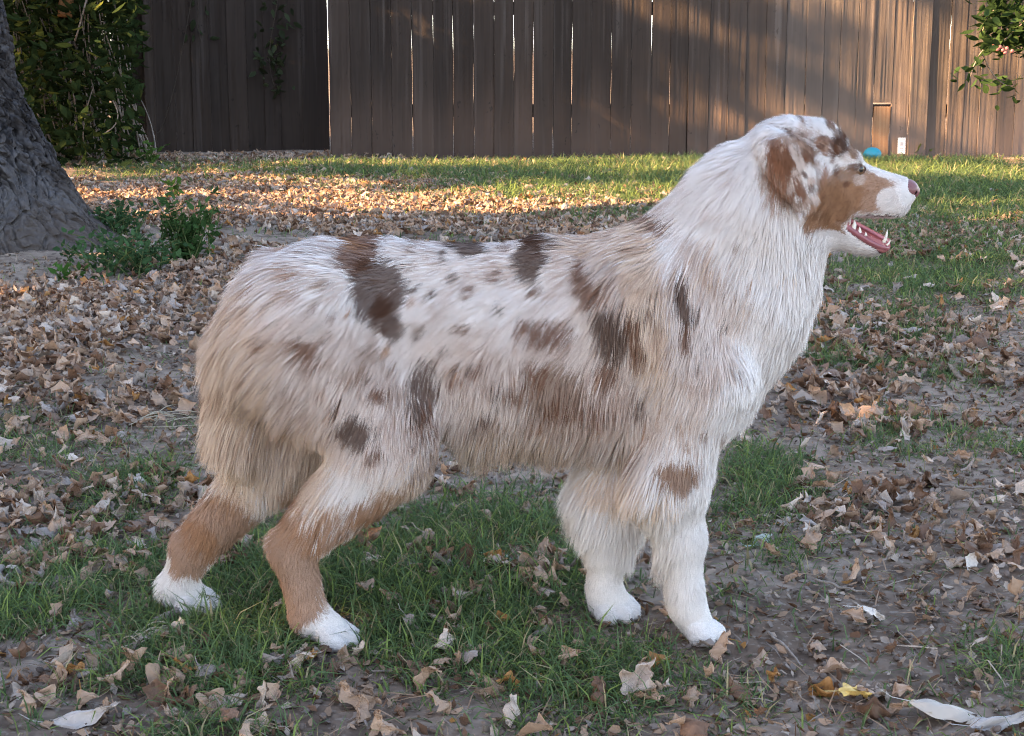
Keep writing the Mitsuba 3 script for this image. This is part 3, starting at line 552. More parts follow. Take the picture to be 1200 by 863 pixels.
PTS = R[:, None] - np.minimum(.0015, .05 * LEN)[:, None, None] * NN[:, None] + LEN[:, None, None] * (ts[None, :, None] * dir0[:, None] + (ts ** 2)[None, :, None] * (droop[:, None, None] * (down + .15 * -NN)[:, None]))
# locks: hairs close up towards a neighbour's tip
for frac, pull, seed in ((9, .24, 1), (70, .26, 2)):
    lead = np.arange(0, NH, frac); tree = cKDTree(R[lead]); dd, ci = tree.query(R + wob2 * .004)
    c = lead[ci]; w = pull * (ts ** 1.3)[None, :, None] * ((LEN > .014) & ((NN * NN[c]).sum(1) > .6) & (dd < LEN))[:, None, None]
    goal = PTS[c] + (R - R[c])[:, None] * .15
    PTS = PTS * (1 - w) + goal * w
floor = PTS[..., 2] < .003; PTS[..., 2] = np.where(floor, .003, PTS[..., 2])
dirv = np.gradient(PTS, axis=1); dirv /= np.linalg.norm(dirv, axis=2, keepdims=True) + 1e-9
side = np.cross(dirv, NN[:, None]); side /= np.linalg.norm(side, axis=2, keepdims=True) + 1e-9
roll = rng.uniform(-.9, .9, NH); other = np.cross(dirv, side)
side = side * np.cos(roll)[:, None, None] + other * np.sin(roll)[:, None, None]
width = (np.clip(.00045 + .008 * LEN, .0005, .00085) * rng.uniform(.7, 1.3, NH))[:, None] * np.array([1, .95, .7, 0])[None]
A, B = PTS - side * width[..., None] * .5, PTS + side * width[..., None] * .5
hv = np.concatenate([A[:, :3], B[:, :3], PTS[:, 3:]], 1)           # 7 points a hair
hn0 = np.cross(side, dirv); hn0 *= np.sign((hn0 * NN[:, None]).sum(-1, keepdims=True) + 1e-9)
hn = .85 * NN[:, None] + .45 * hn0; tilt = .28 * side
hn7 = np.concatenate([hn[:, :3] - tilt[:, :3], hn[:, :3] + tilt[:, :3], hn[:, 3:]], 1); hn7 /= np.linalg.norm(hn7, axis=2, keepdims=True)
ft = np.array([[0, 3, 4], [0, 4, 1], [1, 4, 5], [1, 5, 2], [2, 5, 6]])
hf = (ft[None] + (np.arange(NH) * 7)[:, None, None]).reshape(-1, 3)
rnd = rng.random(NH)
HC = coat(R + .5 * (PTS[:, 3] - R), rnd)
HC = HC * (1 + .16 * (rng.random((NH, 1)) - .5)) * (1 + .10 * (meshkit.noise(R * 60.0, 3)[:, None] - .5))
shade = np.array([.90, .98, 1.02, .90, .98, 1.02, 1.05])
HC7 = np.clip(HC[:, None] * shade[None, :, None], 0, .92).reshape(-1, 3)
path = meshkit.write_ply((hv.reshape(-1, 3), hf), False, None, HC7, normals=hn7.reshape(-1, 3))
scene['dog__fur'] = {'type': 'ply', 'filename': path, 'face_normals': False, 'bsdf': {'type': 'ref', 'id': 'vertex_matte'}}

# ---- nose, eyes, tongue, teeth
def near_surface(px, py, side=-1):
    """Where a line across the head at (px, py) meets the skin on that side."""
    p = D(px, py); ys = np.linspace(DOG_Y + side * .12, DOG_Y, 400)
    ix, iz = int(round((p[0] - lo[0]) / H)), int(round((p[2] - lo[2]) / H))
    col = SDF[ix, :, iz]; vals = np.interp(ys, GY, col); k = np.argmax(vals < 0)
    return np.array([p[0], ys[k], p[2]])
def blob(c, r, sub=3, scale=(1, 1, 1), seed=0, amp=0.0):
    m = trimesh.creation.icosphere(subdivisions=sub, radius=r); v = m.vertices * scale
    if amp: v = v * (1 + amp * (meshkit.fbm(v / r * 1.5 + seed, 2, seed) - .5))[:, None]
    m.vertices = v + c; return m
scene['nose_skin'] = {'type': 'principled', 'base_color': {'type': 'rgb', 'value': [.20, .085, .085]}, 'roughness': .38, 'specular': .5}
scene['eye_wet'] = {'type': 'principled', 'base_color': vc(), 'roughness': .08, 'specular': .6, 'clearcoat': .6}
scene['mouth_wet'] = {'type': 'principled', 'base_color': vc(), 'roughness': .3, 'specular': .5, 'clearcoat': .3}
scene['tooth_white'] = {'type': 'principled', 'base_color': {'type': 'rgb', 'value': [.78, .72, .62]}, 'roughness': .25, 'specular': .5}
nb = trimesh.util.concatenate([blob(D(1063, 222), .0138, 3, (1, 1.15, .92), 1, .08), blob(D(1069, 224), .0098, 3, (.9, 1.25, .95), 2, .08)])
scene['dog__nose'] = mikit.ply(nb, 'nose_skin', smooth=True); tag('dog__nose', 'pinkish brown nose of the dog')
for s in (-1, 1):
    e = near_surface(1001, 197, s); e = e + np.array([0, -s * .0052, 0])
    m = trimesh.creation.icosphere(subdivisions=4, radius=.0080); look = np.array([.38, s * .92, 0.03]); look /= np.linalg.norm(look)
    g = (m.vertices / .0080) @ look; c = np.where(g[:, None] > .90, [.01, .008, .008], np.where(g[:, None] > .62, [.16, .085, .035], [.10, .06, .05]))
    m.vertices = m.vertices + e
    key = 'dog__eye' if s < 0 else 'dog__eye_001'
    scene[key] = mikit.ply(m, 'eye_wet', smooth=True, color=c)
    rim = [e + np.array([math.cos(a) * .0084, s * (.0038 - .0020 * abs(math.cos(a))), math.sin(a) * .0050]) for a in np.linspace(0, 2 * np.pi, 25)]
    rm = tube(rim, .0014, 6, False)
    scene[key.replace('eye', 'eyelid')] = mikit.ply(rm, 'vertex_matte', smooth=True, color=np.tile([.075, .04, .035], (len(rm.vertices), 1)))
scene['nostril_dark'] = {'type': 'diffuse', 'reflectance': {'type': 'rgb', 'value': [.025, .012, .012]}}
for s in (-1, 1):
    m = trimesh.creation.icosphere(subdivisions=3, radius=1.0); m.vertices = m.vertices * [.0042, .0016, .0026]
    m.vertices = m.vertices @ rotations(np.array([.5 * s]), np.array([.0]), np.array([-.5]))[0].T + D(1068, 225) + [.0008, s * .0112, 0]
    scene['dog__nose__nostril' + ('' if s < 0 else '_001')] = mikit.ply(m, 'nostril_dark', smooth=True)
scene['claw_horn'] = {'type': 'principled', 'base_color': {'type': 'rgb', 'value': [.10, .07, .06]}, 'roughness': .4}
for c_, d_ in CLAWS:
    tt = np.linspace(0, 1, 6)[:, None]
    scene[key_for('dog__claw')] = mikit.ply(tube(c_ + d_ * tt * .008 + np.array([0, 0, -.0055]) * tt ** 2, np.linspace(.0022, .0006, 6), 6), 'claw_horn', smooth=True)
# tongue lying in the lower jaw, curled up at its rim
tp = spline([D(985, 261), D(1003, 268), D(1020, 277), D(1033, 284), D(1041, 288)], 24); W = np.interp(np.linspace(0, 1, 24), [0, .2, .6, .85, 1], [.010, .0125, .0135, .011, .004])
us = np.linspace(-1, 1, 13); tv = []
for i, c in enumerate(tp):
    for uu in us: tv.append(c + np.array([0, uu * W[i], .0055 * uu * uu - .0018 * math.exp(-(uu / .18) ** 2) + .0035]))
for i, c in enumerate(tp):
    for uu in us: tv.append(c + np.array([0, uu * W[i] * .96, .0055 * uu * uu - .0045 + .004 * abs(uu) ** 3]))
tv = np.array(tv); n, m_ = 24, 13; tf = []
for i in range(n - 1):
    for j in range(m_ - 1):
        a, b, c, d = i * m_ + j, i * m_ + j + 1, (i + 1) * m_ + j + 1, (i + 1) * m_ + j
        tf += [[a, d, c], [a, c, b]]; o = n * m_; tf += [[a + o, c + o, d + o], [a + o, b + o, c + o]]
for i in range(n - 1):
    for j in (0, m_ - 1):
        a, b, o = i * m_ + j, (i + 1) * m_ + j, n * m_; tf += [[a, b, b + o], [a, b + o, a + o]]
for j in range(m_ - 1):
    a, b, o = (n - 1) * m_ + j, (n - 1) * m_ + j + 1, n * m_; tf += [[a, b, b + o], [a, b + o, a + o]]
tcol = np.tile([.44, .150, .165], (len(tv), 1)) * (.8 + .4 * meshkit.fbm(tv * 400, 2, 4))[:, None]
scene['dog__tongue'] = mikit.ply((tv, np.array(tf)), {'type': 'twosided', 'bsdf': scene['mouth_wet']}, smooth=True, color=np.clip(tcol, 0, 1)); tag('dog__tongue', 'wet pink tongue lying in the open mouth')
def tooth(px, py, tx, ty, r, dy):
    a, b = D(px, py, dy), D(tx, ty, dy); t = np.linspace(0, 1, 7)[:, None]
    return tube(a + (b - a) * t + np.array([.0012, 0, 0]) * (t * (1 - t)) * 4, r * np.array([1, 1, .92, .78, .58, .34, .06]), 8)
k = 0
for s in (-1, 1):
    for t in ((1034, 287, 1040, 269, .0026), (999, 270, 1001, 258, .0034), (992, 265, 994, 254, .0036), (1006, 275, 1007, 266, .0026), (1013, 279, 1014, 272, .0022), (1020, 283, 1021, 277, .0018), (1039, 288, 1043, 281, .0014)):
        scene[key_for('dog__tooth')] = mikit.ply(tooth(*t, s * (.0165 if t[0] < 1020 else .0095)), 'tooth_white', smooth=True)
gl = trimesh.util.concatenate([tube(spline([D(986, 263, s * .0165), D(1005, 275, s * .0165), D(1025, 287, s * .0130), D(1040, 291, s * .006)], 14), np.linspace(.0046, .0034, 14), 8) for s in (-1, 1)])
scene['dog__gum'] = mikit.ply(gl, 'mouth_wet', smooth=True, color=np.tile([.27, .085, .095], (len(gl.vertices), 1)))
# ------------------------------------------------------------------ where grass, leaves and bare soil lie (measured on the ground)
def spots(lst):
    out = []
    for px, py, rx, ry, s in lst:
        g = ground_at(px, py); g0, g1 = ground_at(px, min(py + ry, 862)), ground_at(px, max(py - ry, 95))
        out.append((g[0], g[1], rx * g[1] / F_PX * 1.02, max((g1[1] - g0[1]) / 2, .05), s))
    return np.array(out)
GRASS = spots([(120, 560, 170, 40, .8), (60, 700, 160, 60, 1.1), (240, 790, 170, 80, 1.1), (120, 640, 120, 40, .5), (480, 640, 150, 70, .85), (430, 690, 140, 60, .8), (620, 610, 80, 40, .8), (640, 690, 90, 50, .7), (660, 800, 150, 45, .9), (540, 740, 120, 40, .8), (330, 640, 60, 60, .7),
  (1090, 385, 120, 26, .8), (1080, 330, 140, 26, .9), (985, 420, 50, 14, 1.6), (1110, 440, 90, 14, .8), (1060, 510, 70, 22, .8), (885, 575, 80, 40, .9), (900, 540, 60, 25, .7), (1185, 780, 50, 30, .8), (975, 770, 25, 12, .5), (870, 830, 40, 18, .4), (910, 655, 60, 18, .55), (1180, 530, 50, 20, .5), (850, 705, 40, 14, .4),
  (800, 205, 420, 16, 1.6), (560, 205, 260, 10, 1.2), (1050, 215, 240, 30, 1.6), (1000, 262, 260, 20, .9), (640, 230, 200, 10, .7), (1120, 300, 120, 20, .9), (680, 255, 200, 8, .5), (200, 196, 200, 8, .5), (30, 500, 60, 30, .5), (210, 540, 40, 40, .5)])
LEAVES = spots([(150, 360, 180, 55, 1.3), (300, 230, 300, 32, 1.5), (560, 245, 220, 14, 1.2), (40, 420, 70, 30, .9), (150, 480, 100, 30, .35), (130, 600, 140, 40, .95), (120, 650, 120, 30, .8), (100, 800, 120, 40, .5), (230, 720, 60, 60, .4), (1050, 460, 150, 60, .6), (1050, 380, 160, 60, .45), (1060, 270, 160, 22, .9), (960, 600, 120, 30, .5), (620, 660, 60, 30, .6), (720, 690, 60, 20, .6), (540, 770, 60, 40, .6), (780, 800, 120, 25, .6), (1020, 640, 120, 30, .28), (1000, 810, 180, 40, .22), (560, 690, 130, 50, .45), (440, 650, 80, 40, .35), (270, 660, 50, 40, .8), (560, 560, 60, 10, .6), (330, 800, 120, 60, .35), (850, 290, 200, 18, .5), (200, 190, 200, 8, 1.0), (1150, 650, 60, 40, .4), (700, 265, 250, 12, 1.0)])
def field(G, x, y):
    o = np.zeros(len(x))
    for gx_, gy_, rx, ry, s in G: o += s * np.exp(-(((x - gx_) / rx) ** 2 + ((y - gy_) / ry) ** 2))
    return o
rg = np.random.default_rng(5)
def yard_points(n, y0, y1, power, spread=.42):
    """Points with density falling as distance^-power over the part of the yard that lies before the fence."""
    u = rg.random(n * 2); e = 2 - power
    y = (y0 ** e + u * (y1 ** e - y0 ** e)) ** (1 / e) if abs(e) > 1e-6 else y0 * (y1 / y0) ** u
    x = rg.uniform(-1, 1, n * 2) * (spread * y + .15)
    return x[:n], y[:n]
trunk_clear = lambda x, y: np.hypot(x - TREE[0], y - TREE[1]) > .68

# grass: one mass of blades
NB = 760000
x, y = yard_points(NB, 1.35, 11.05, 1.35)
gf = field(GRASS, x, y); pn = np.stack([x, y, x * 0], -1)
clump = meshkit.fbm(pn * np.array([9, 7, 1.]), 3, 71); tuft = meshkit.noise(pn * 34.0, 72)
dens = np.clip(gf, 0, 1.35) * smooth01(.32, .58, clump + .22 * (gf - .5)) * (.45 + .9 * tuft) + .03
ok = (rg.random(NB) < dens) & trunk_clear(x, y); x, y, gf = x[ok], y[ok], gf[ok]; n = len(x)
scalef = np.clip(y / 4.0, .9, 2.0); ln = rg.uniform(.024, .064, n) * (.75 + .35 * np.clip(gf, 0, 1.6)) * np.clip(y / 5, 1, 1.35); wd = rg.uniform(.0014, .0026, n) * scalef
yaw = rg.uniform(0, 2 * np.pi, n); bend = rg.uniform(.3, 1.25, n); lean = rg.uniform(.05, .75, n)
d = np.stack([np.cos(yaw), np.sin(yaw), yaw * 0], 1); sd = np.stack([-np.sin(yaw), np.cos(yaw), yaw * 0], 1) + rg.normal(0, .25, (n, 3))
base = np.stack([x, y, gz(x, y) - .004], 1)
def bp(t): a = lean + bend * t; return base + (ln * t)[:, None] * (np.sin(a)[:, None] * d + np.cos(a)[:, None] * np.array([0, 0, 1.0]))
P0, P1, P2 = bp(0.0), bp(.55), bp(1.0); P2[:, 2] = np.maximum(P2[:, 2], base[:, 2] + .006)
w = wd[:, None] * .5
gv = np.stack([P0 - sd * w, P0 + sd * w, P1 - sd * w * .9, P1 + sd * w * .9, P2], 1); gfc = np.array([[0, 1, 3], [0, 3, 2], [2, 3, 4]])
faces = (gfc[None] + (np.arange(n) * 5)[:, None, None]).reshape(-1, 3)
hue = rg.random(n); col = np.where(hue[:, None] < .68, np.array([.110, .160, .070]), np.where(hue[:, None] < .92, np.array([.20, .26, .075]), np.array([.36, .30, .17]))) * rg.uniform(.6, 1.35, (n, 1))
scene['grass'] = mikit.ply((gv.reshape(-1, 3), faces), 'thin_grass', color=np.repeat(col, 5, 0))
tag('grass', 'patchy short green grass growing between the fallen leaves', 'grass', kind='stuff')

# ---- dead leaves
TAN, PALEL, BRN, ORANGE, GREYL = np.array([.37, .245, .170]), np.array([.47, .37, .30]), np.array([.175, .098, .062]), np.array([.36, .175, .060]), np.array([.28, .225, .195])
LC = [('tan', TAN), ('pale', PALEL), ('dark brown', BRN), ('orange brown', ORANGE), ('grey', GREYL)]
rl = np.random.default_rng(8)
def leafcol(n):
    k = rl.choice(5, n, p=[.46, .13, .26, .02, .13]); return k, np.array([c for _, c in LC])[k] * rl.uniform(.75, 1.25, (n, 1))
low_leaf = []
for k in range(14):
    v, f = leaf_grid(6, 5, .036, .030, rl.uniform(.6, 2.3) * rl.choice([-1, 1]), rl.uniform(-2.2, 2.2), 100 + k, .32, .34, 0, rl.choice([2., 3.]))
    v = v - v.mean(0); low_leaf.append((v, f, .8 + .4 * rl.random(len(v))))
NLV = 80000
x, y = yard_points(NLV, 1.4, 11.6, .55)
lf = field(LEAVES, x, y); pn = np.stack([x, y, x * 0], -1)
dens = np.clip(lf, 0, 1.5) * smooth01(.28, .62, meshkit.fbm(pn * np.array([3.2, 2.4, 1]), 3, 81) + .25 * (lf - .5)) + .022
ok = (rl.random(NLV) < dens) & trunk_clear(x, y); x, y = x[ok], y[ok]; ok = (y > 3.1) | (rl.random(len(y)) < .85); x, y = x[ok], y[ok]; n = len(x)
kcol, col = leafcol(n); sc = rl.uniform(.65, 1.45, n) * np.where(y < 3.1, .8, 1.0)
M = np.concatenate([rotations(rl.uniform(0, 6.3, n), rl.normal(0, .32, n), rl.normal(0, .32, n)) * sc[:, None, None], np.stack([x, y, gz(x, y) + .008 + .016 * rl.random(n)], 1)[:, :, None]], 2)
m, c = scatter(low_leaf, rl.integers(0, 14, n), M, col)
scene['leaf_carpet'] = mikit.ply(m, 'leaf_litter', smooth=True, color=c)
tag('leaf_carpet', 'carpet of small dry tan fallen leaves over the middle and back of the yard', 'leaf litter', kind='stuff')
print('grass', len(faces), 'leaf carpet', len(m.faces))

# crumbs: broken leaf bits, straw and soil crumbs in the foreground
bit = []
for k in range(6):
    v, f = leaf_grid(3, 3, .013, .009, rl.uniform(-1, 1), rl.uniform(-1, 1), 200 + k, .2, .4); bit.append((v - v.mean(0), f, np.ones(len(v))))
ic = trimesh.creation.icosphere(subdivisions=1, radius=.0030); bit.append((ic.vertices * [1.3, 1, .7], np.array(ic.faces), np.ones(len(ic.vertices))))
v = np.array([[-.02, -.0006, 0], [-.02, .0006, 0], [0, -.0007, .002], [0, .0007, .002], [.02, 0, .0]]); bit.append((v, np.array([[0, 1, 3], [0, 3, 2], [2, 3, 4]]), np.ones(5)))
n = 60000; x, y = yard_points(n, 1.4, 5.5, 1.2); ok = rl.random(n) < (.35 + .65 * meshkit.fbm(np.stack([x, y, x * 0], -1) * 6, 3, 91)); x, y = x[ok], y[ok]; n = len(x)
wk = rl.choice(8, n, p=[.1, .1, .1, .1, .1, .1, .18, .22]); _, col = leafcol(n); col = np.where((wk == 6)[:, None], np.array([.13, .10, .085]) * rl.uniform(.6, 1.5, (n, 1)), col * .85)
M = np.concatenate([rotations(rl.uniform(0, 6.3, n), rl.normal(0, .4, n), rl.normal(0, .4, n)) * rl.uniform(.4, 1.5, n)[:, None, None], np.stack([x, y, gz(x, y) + .003 + .003 * rl.random(n)], 1)[:, :, None]], 2)
m, c = scatter(bit, wk, M, col)
scene['ground_debris'] = mikit.ply(m, 'vertex_matte', smooth=True, color=c)
tag('ground_debris', 'broken leaf bits, straw and soil crumbs strewn over the bare ground', 'debris', kind='stuff')

# the 300 leaves that show largest: each a thing
hi = []
for k in range(16):
    curl, arch = rl.uniform(.7, 2.7) * rl.choice([-1, 1]), rl.uniform(-2.4, 2.4)
    wide = .048 if k % 3 else .030
    v, f = leaf_grid(13, 9, .066, wide, curl, arch, 300 + k, .36, .40, .030 * (k % 2), rl.choice([2.0, 2.5, 3.0])); o = v.mean(0)
    s = .80 + .35 * meshkit.fbm(v * 130.0, 3, k); vein = np.abs(v[:, 1] - v[v.shape[0] // 2, 1])
    hi.append((v - o, f, s))
plys = {}
def leaf_ply(k, ci, dark):
    if (k, ci, dark) not in plys:
        v, f, s = hi[k]; base = LC[ci][1] * (.80, 1.0, 1.22)[dark]
        edge = meshkit.fbm(v * 60 + k, 2, 4)[:, None]
        c = base * s[:, None] * (1 - .35 * smooth01(.55, .75, edge)); plys[(k, ci, dark)] = mikit.ply((v, f), 'leaf_litter', smooth=True, color=np.clip(c, 0, 1))
    return plys[(k, ci, dark)]
def region(px, py):
    if px < 240: return 'in the grass left of the dog' if py < 700 else 'in the grass at the lower left corner'
    if px < 470: return 'beside the hind paws' if py < 765 else 'in the grass before the hind paws'
    if px < 690: return 'in the grass under the belly' if py < 740 else 'in the grass at the bottom middle'
    if px < 860: return 'around the front paws' if py < 765 else 'on soil before the front paws'
    return 'on grassy ground right of the chest' if py < 560 else ('on soil right of the front paws' if py < 740 else 'on soil at the lower right corner')
def dog_hides(px, py): return (215 < px < 960 and py < 575) or (180 < px < 265 and 600 < py < 735) or (255 < px < 440 and 560 < py < 772) or (645 < px < 865 and 560 < py < 764)
def to_px(x, y, z=0.0):
    d = np.array([x, y, z - EYE]); c, s = math.cos(PITCH), math.sin(PITCH); w = d[1] * c - d[2] * s; return 600 + F_PX * d[0] / w, 431.5 - F_PX * (d[1] * s + d[2] * c) / w
count = 0; LEAFS = []
lx_, ly_ = yard_points(9000, 1.62, 3.25, 1.3, .33)
lf = field(LEAVES, lx_, ly_); pn = np.stack([lx_, ly_, lx_ * 0], -1); dn = (np.clip(lf, 0, 1.4) * smooth01(.36, .62, meshkit.fbm(pn * 6, 3, 83)) * 1.4 + .02)
placed = []
def put_leaf(x, y, k, ci, dark, sc, yaw, pit, rol, up=.012):
    v = hi[k][0]; R3 = rotations(np.array([yaw]), np.array([pit]), np.array([rol]))[0] * sc; low = (v @ R3.T)[:, 2].min()
    M4 = np.eye(4); M4[:3, :3] = R3; M4[:3, 3] = [x, y, float(gz(x, y)) - low * .8 + up - .010]
    return M4
for x, y, p in zip(lx_, ly_, dn):
    if count >= 285: break
    px, py = to_px(x, y)
    if rl.random() > p or not (6 < px < 1194 and py < 858) or dog_hides(px, py): continue
    if any((x - a) ** 2 + (y - b) ** 2 < .018 ** 2 for a, b in placed): continue
    placed.append((x, y)); k, ci, dk = int(rl.integers(0, 16)), int(rl.choice(5, p=[.46, .13, .27, .02, .12])), int(rl.integers(0, 3))
    M4 = put_leaf(x, y, k, ci, dk, rl.uniform(.38, .74), rl.uniform(0, 6.3), rl.normal(0, .22), rl.normal(0, .22), .008)
    key = key_for('fallen_leaf'); scene[key] = {**leaf_ply(k, ci, dk), 'to_world': T(M4)}; reg = region(px, py)
    LEAFS.append((key, ('light ' if dk == 2 else 'dull ' if dk == 0 else '') + LC[ci][0] + (' narrow' if k % 3 == 0 else ' broad'), reg, px)); count += 1
ORD = ['leftmost', 'second from left', 'third from left', 'fourth from left', 'fifth from left', 'sixth from left', 'seventh from left', 'eighth from left', 'ninth from left', 'tenth from left']
sets = {}
for l in LEAFS: sets.setdefault((l[1], l[2]), []).append(l)
for (what, reg), ls in sets.items():
    ls.sort(key=lambda l: l[3])
    for i, l in enumerate(ls):
        where = '' if len(ls) == 1 else (', rightmost' if i == len(ls) - 1 else ', ' + ORD[min(i, 9)])
        tag(l[0], f'{what} leaf {reg}{where}', 'leaf', f'fallen leaves {reg}')
print('single leaves', count)
def special(px, py, length, width, curl, arch, colour, yaw, label, lob=.2, crum=.18, tone=None, pit=0., rol=0., up=.006):
    v, f = leaf_grid(17, 11, length, width, curl, arch, int(px), lob, crum, .035, 2.5); v = v - v.mean(0); R3 = rotations(np.array([yaw]), np.array([pit]), np.array([rol]))[0]; v = v @ R3.T
    g = ground_at(px, py); v = v + [g[0], g[1], float(gz(*g)) - v[:, 2].min() + up - .006]
    c = np.array(colour) * (.82 + .36 * meshkit.fbm(v * 110, 3, int(px)))[:, None]
    if tone is not None: c = np.where((meshkit.fbm(v * 55, 2, 3) > .62)[:, None], tone, c)
    key = key_for('fallen_leaf'); scene[key] = mikit.ply((v, f), 'leaf_litter', smooth=True, color=np.clip(c, 0, 1)); tag(key, label, 'leaf')
special(597, 656, .052, .030, -.7, -.5, [.40, .46, .37], .2, 'pale grey green leaf in the grass behind the front legs', .05, .06)
special(1108, 846, .085, .040, -.9, -.4, [.48, .41, .35], -.12, 'large pale curled leaf with green flecks at the bottom right corner', .12, .15, np.array([.16, .22, .07]))
special(893, 640, .036, .020, .6, .8, [.46, .50, .46], .7, 'small pale blue grey leaf standing in the grass right of the front paws', .05, .1, pit=.6)
special(432, 642, .052, .048, 1.6, 1.2, [.26, .15, .10], .4, 'cupped dark brown leaf lying on the grass right of the hind leg', .15, .15, up=.02)
special(96, 848, .075, .034, -1.2, .5, [.48, .41, .37], .1, 'long pale curled leaf at the bottom left corner', .15, .2)
special(1002, 826, .040, .034, .9, -.6, [.62, .42, .14], .5, 'yellow fallen leaf on the bare soil near the bottom right', .3, .3)
special(1137, 676, .034, .022, .6, .9, [.62, .55, .49], 1.2, 'white folded leaf standing upright on the bare soil at the right', .1, .2, pit=.7, up=.012)
special(1172, 858, .075, .034, -1.4, .3, [.40, .36, .34], .2, 'grey rolled leaf cut by the bottom right corner', .15, .2)
special(165, 572, .060, .050, .9, .7, [.50, .42, .37], 2.0, 'broad pale leaf tilted up left of the hind leg', .3, .3, pit=.4)
special(1018, 735, .042, .030, -1.0, -.9, [.55, .47, .41], .4, 'crumpled cream leaf in the middle of the bare soil', .2, .35, up=.01)
special(748, 818, .060, .040, 1.4, 1.0, [.47, .36, .29], 1.1, 'folded tan leaf standing below the front paws', .3, .3, pit=.5, up=.012)

# sticks and dry straw
scene['dry_twig'] = {'type': 'principled', 'base_color': mikit.proc(lambda p, n, uv: mix([.13, .10, .085], [.36, .30, .26], fbm(p.x * 120, p.y * 120, p.z * 60, 3))), 'roughness': .8}
def stick(pts, r0, r1, name, label, h=.008):
    q = np.array([[*ground_at(a, b), 0] for a, b in pts]); q[:, 2] = gz(q[:, 0], q[:, 1]) + h; q = spline(q, 26)
    q = q + (meshkit.noise(q * 60.0, 2)[:, None] - .5) * .006; key = key_for(name)
    r = np.linspace(r0, r1, 26) * (.8 + .4 * meshkit.noise(np.arange(26)[:, None] * np.array([.7, 0, 0]), 5))
    scene[key] = mikit.ply(tube(q, r, 8), 'dry_twig', smooth=True); tag(key, label, 'stick')
stick([(184, 738), (205, 730), (236, 715)], .0050, .0040, 'stick', 'pale knotty stick touching the white hind paw at the left', .012)
stick([(0, 690), (14, 668), (28, 650)], .0040, .0030, 'stick', 'greyish stick lying at the left edge beside leaves', .01)
stick([(1018, 470), (1036, 458), (1058, 449)], .0028, .0014, 'stick', 'thin dark twig on the grass right of the chest', .012)
stick([(700, 262), (740, 258), (790, 249)], .012, .006, 'stick', 'grey branch lying in the leaves behind the dog near the neck', .015)
stick([(955, 688), (990, 696), (1022, 703)], .0022, .0012, 'stick', 'thin twig on the bare soil right of the front paws')
stick([(1100, 573), (1130, 577), (1170, 583)], .0024, .0012, 'stick', 'thin dark twig on bare soil near the right edge')
stick([(900, 750), (925, 774), (940, 790)], .0020, .0012, 'stick', 'short twig on bare soil below the front paws at the right')
stick([(0, 668), (30, 690), (58, 690)], .0046, .0030, 'stick', 'long curled piece of bark at the left edge in the litter', .014)
def straw(px, py, n, L, label, seed):
    r = np.random.default_rng(seed); g = ground_at(px, py); parts = []
    for _ in range(n):
        a = r.normal(.6, .5); s = np.array([g[0] + r.normal(0, L * .18), g[1] + r.normal(0, L * .2), 0]); e = s + np.array([math.cos(a), math.sin(a), 0]) * L * r.uniform(.4, 1)
        m_ = (s + e) / 2 + r.normal(0, .006, 3); p = spline([s, m_, e], 7); p[:, 2] = gz(p[:, 0], p[:, 1]) + .010 + .012 * r.random() * np.sin(np.linspace(0, 3.1, 7))
        parts.append(tube(p, np.linspace(.0011, .0006, 7), 4))
    key = key_for('straw_tuft'); m = trimesh.util.concatenate(parts); scene[key] = mikit.ply(m, 'vertex_matte', smooth=True, color=np.tile([.44, .38, .29], (len(m.vertices), 1))); tag(key, label, 'straw')
straw(165, 758, 22, .065, 'tuft of pale dry straw in the grass left of the hind paws', 1)
straw(170, 500, 16, .12, 'loose pale straw on the bare patch left of the rump', 2)

# ------------------------------------------------------------------ weeds by the tree
def weed(px, py, height, nstem, spread, leafsz, nl, label, colr, seed):
    r = np.random.default_rng(seed); g = ground_at(px, py); key = key_for('weed'); stems, P, Mx = [], [], []
    for _ in range(nstem):
        a = r.uniform(0, 6.3); h = height * r.uniform(.45, 1); b = np.array([g[0] + r.normal(0, spread * .35), g[1] + r.normal(0, spread * .35), 0]); b[2] = float(gz(b[0], b[1]))
        e = b + np.array([math.cos(a) * spread * r.uniform(.3, 1), math.sin(a) * spread * r.uniform(.3, 1), h]); q = spline([b, (b + e) / 2 + r.normal(0, .012, 3) + [0, 0, h * .1], e], 10); stems.append(tube(q, np.linspace(.003, .001, 10), 5))
        for t in np.linspace(.2, 1, nl):
            for _k in range(2):
                c = q[int(t * 9)]; P.append(c + r.normal(0, .008, 3))
                Mx.append(rotations(np.array([r.uniform(0, 6.3)]), np.array([r.normal(0, .5)]), np.array([r.normal(-.2, .6)]))[0] * r.uniform(.6, 1.3))
    lv = [plain(leaf_grid(5, 3, leafsz, leafsz * .62, .5, .5, k, .18, .05)) for k in range(3)]; n = len(P)
    m, c = scatter(lv, r.integers(0, 3, n), np.concatenate([np.array(Mx), np.array(P)[:, :, None]], 2), np.array(colr) * r.uniform(.65, 1.4, (n, 1)))
    sm = trimesh.util.concatenate(stems)
    scene[key + '__stem'] = mikit.ply(sm, 'vertex_matte', smooth=True, color=np.tile([.10, .12, .05], (len(sm.vertices), 1))); scene[key + '__foliage'] = mikit.ply(m, 'thin_green', smooth=True, color=c); labels[key + '__foliage'] = {'kind': 'stuff'}
    tag(key, label, 'weed')
weed(225, 306, .23, 26, .12, .034, 8, 'bushy upright green weed right of the tree among dry leaves', [.055, .105, .035], 1)
weed(150, 318, .12, 44, .21, .026, 6, 'low spreading green weed at the foot of the tree trunk', [.055, .105, .045], 2)
weed(130, 290, .11, 26, .14, .026, 6, 'green weed growing close against the root of the tree', [.050, .095, .040], 3)
weed(203, 236, .15, 3, .03, .04, 5, 'thin tall weed standing in the sunlit leaves', [.07, .13, .03], 4)
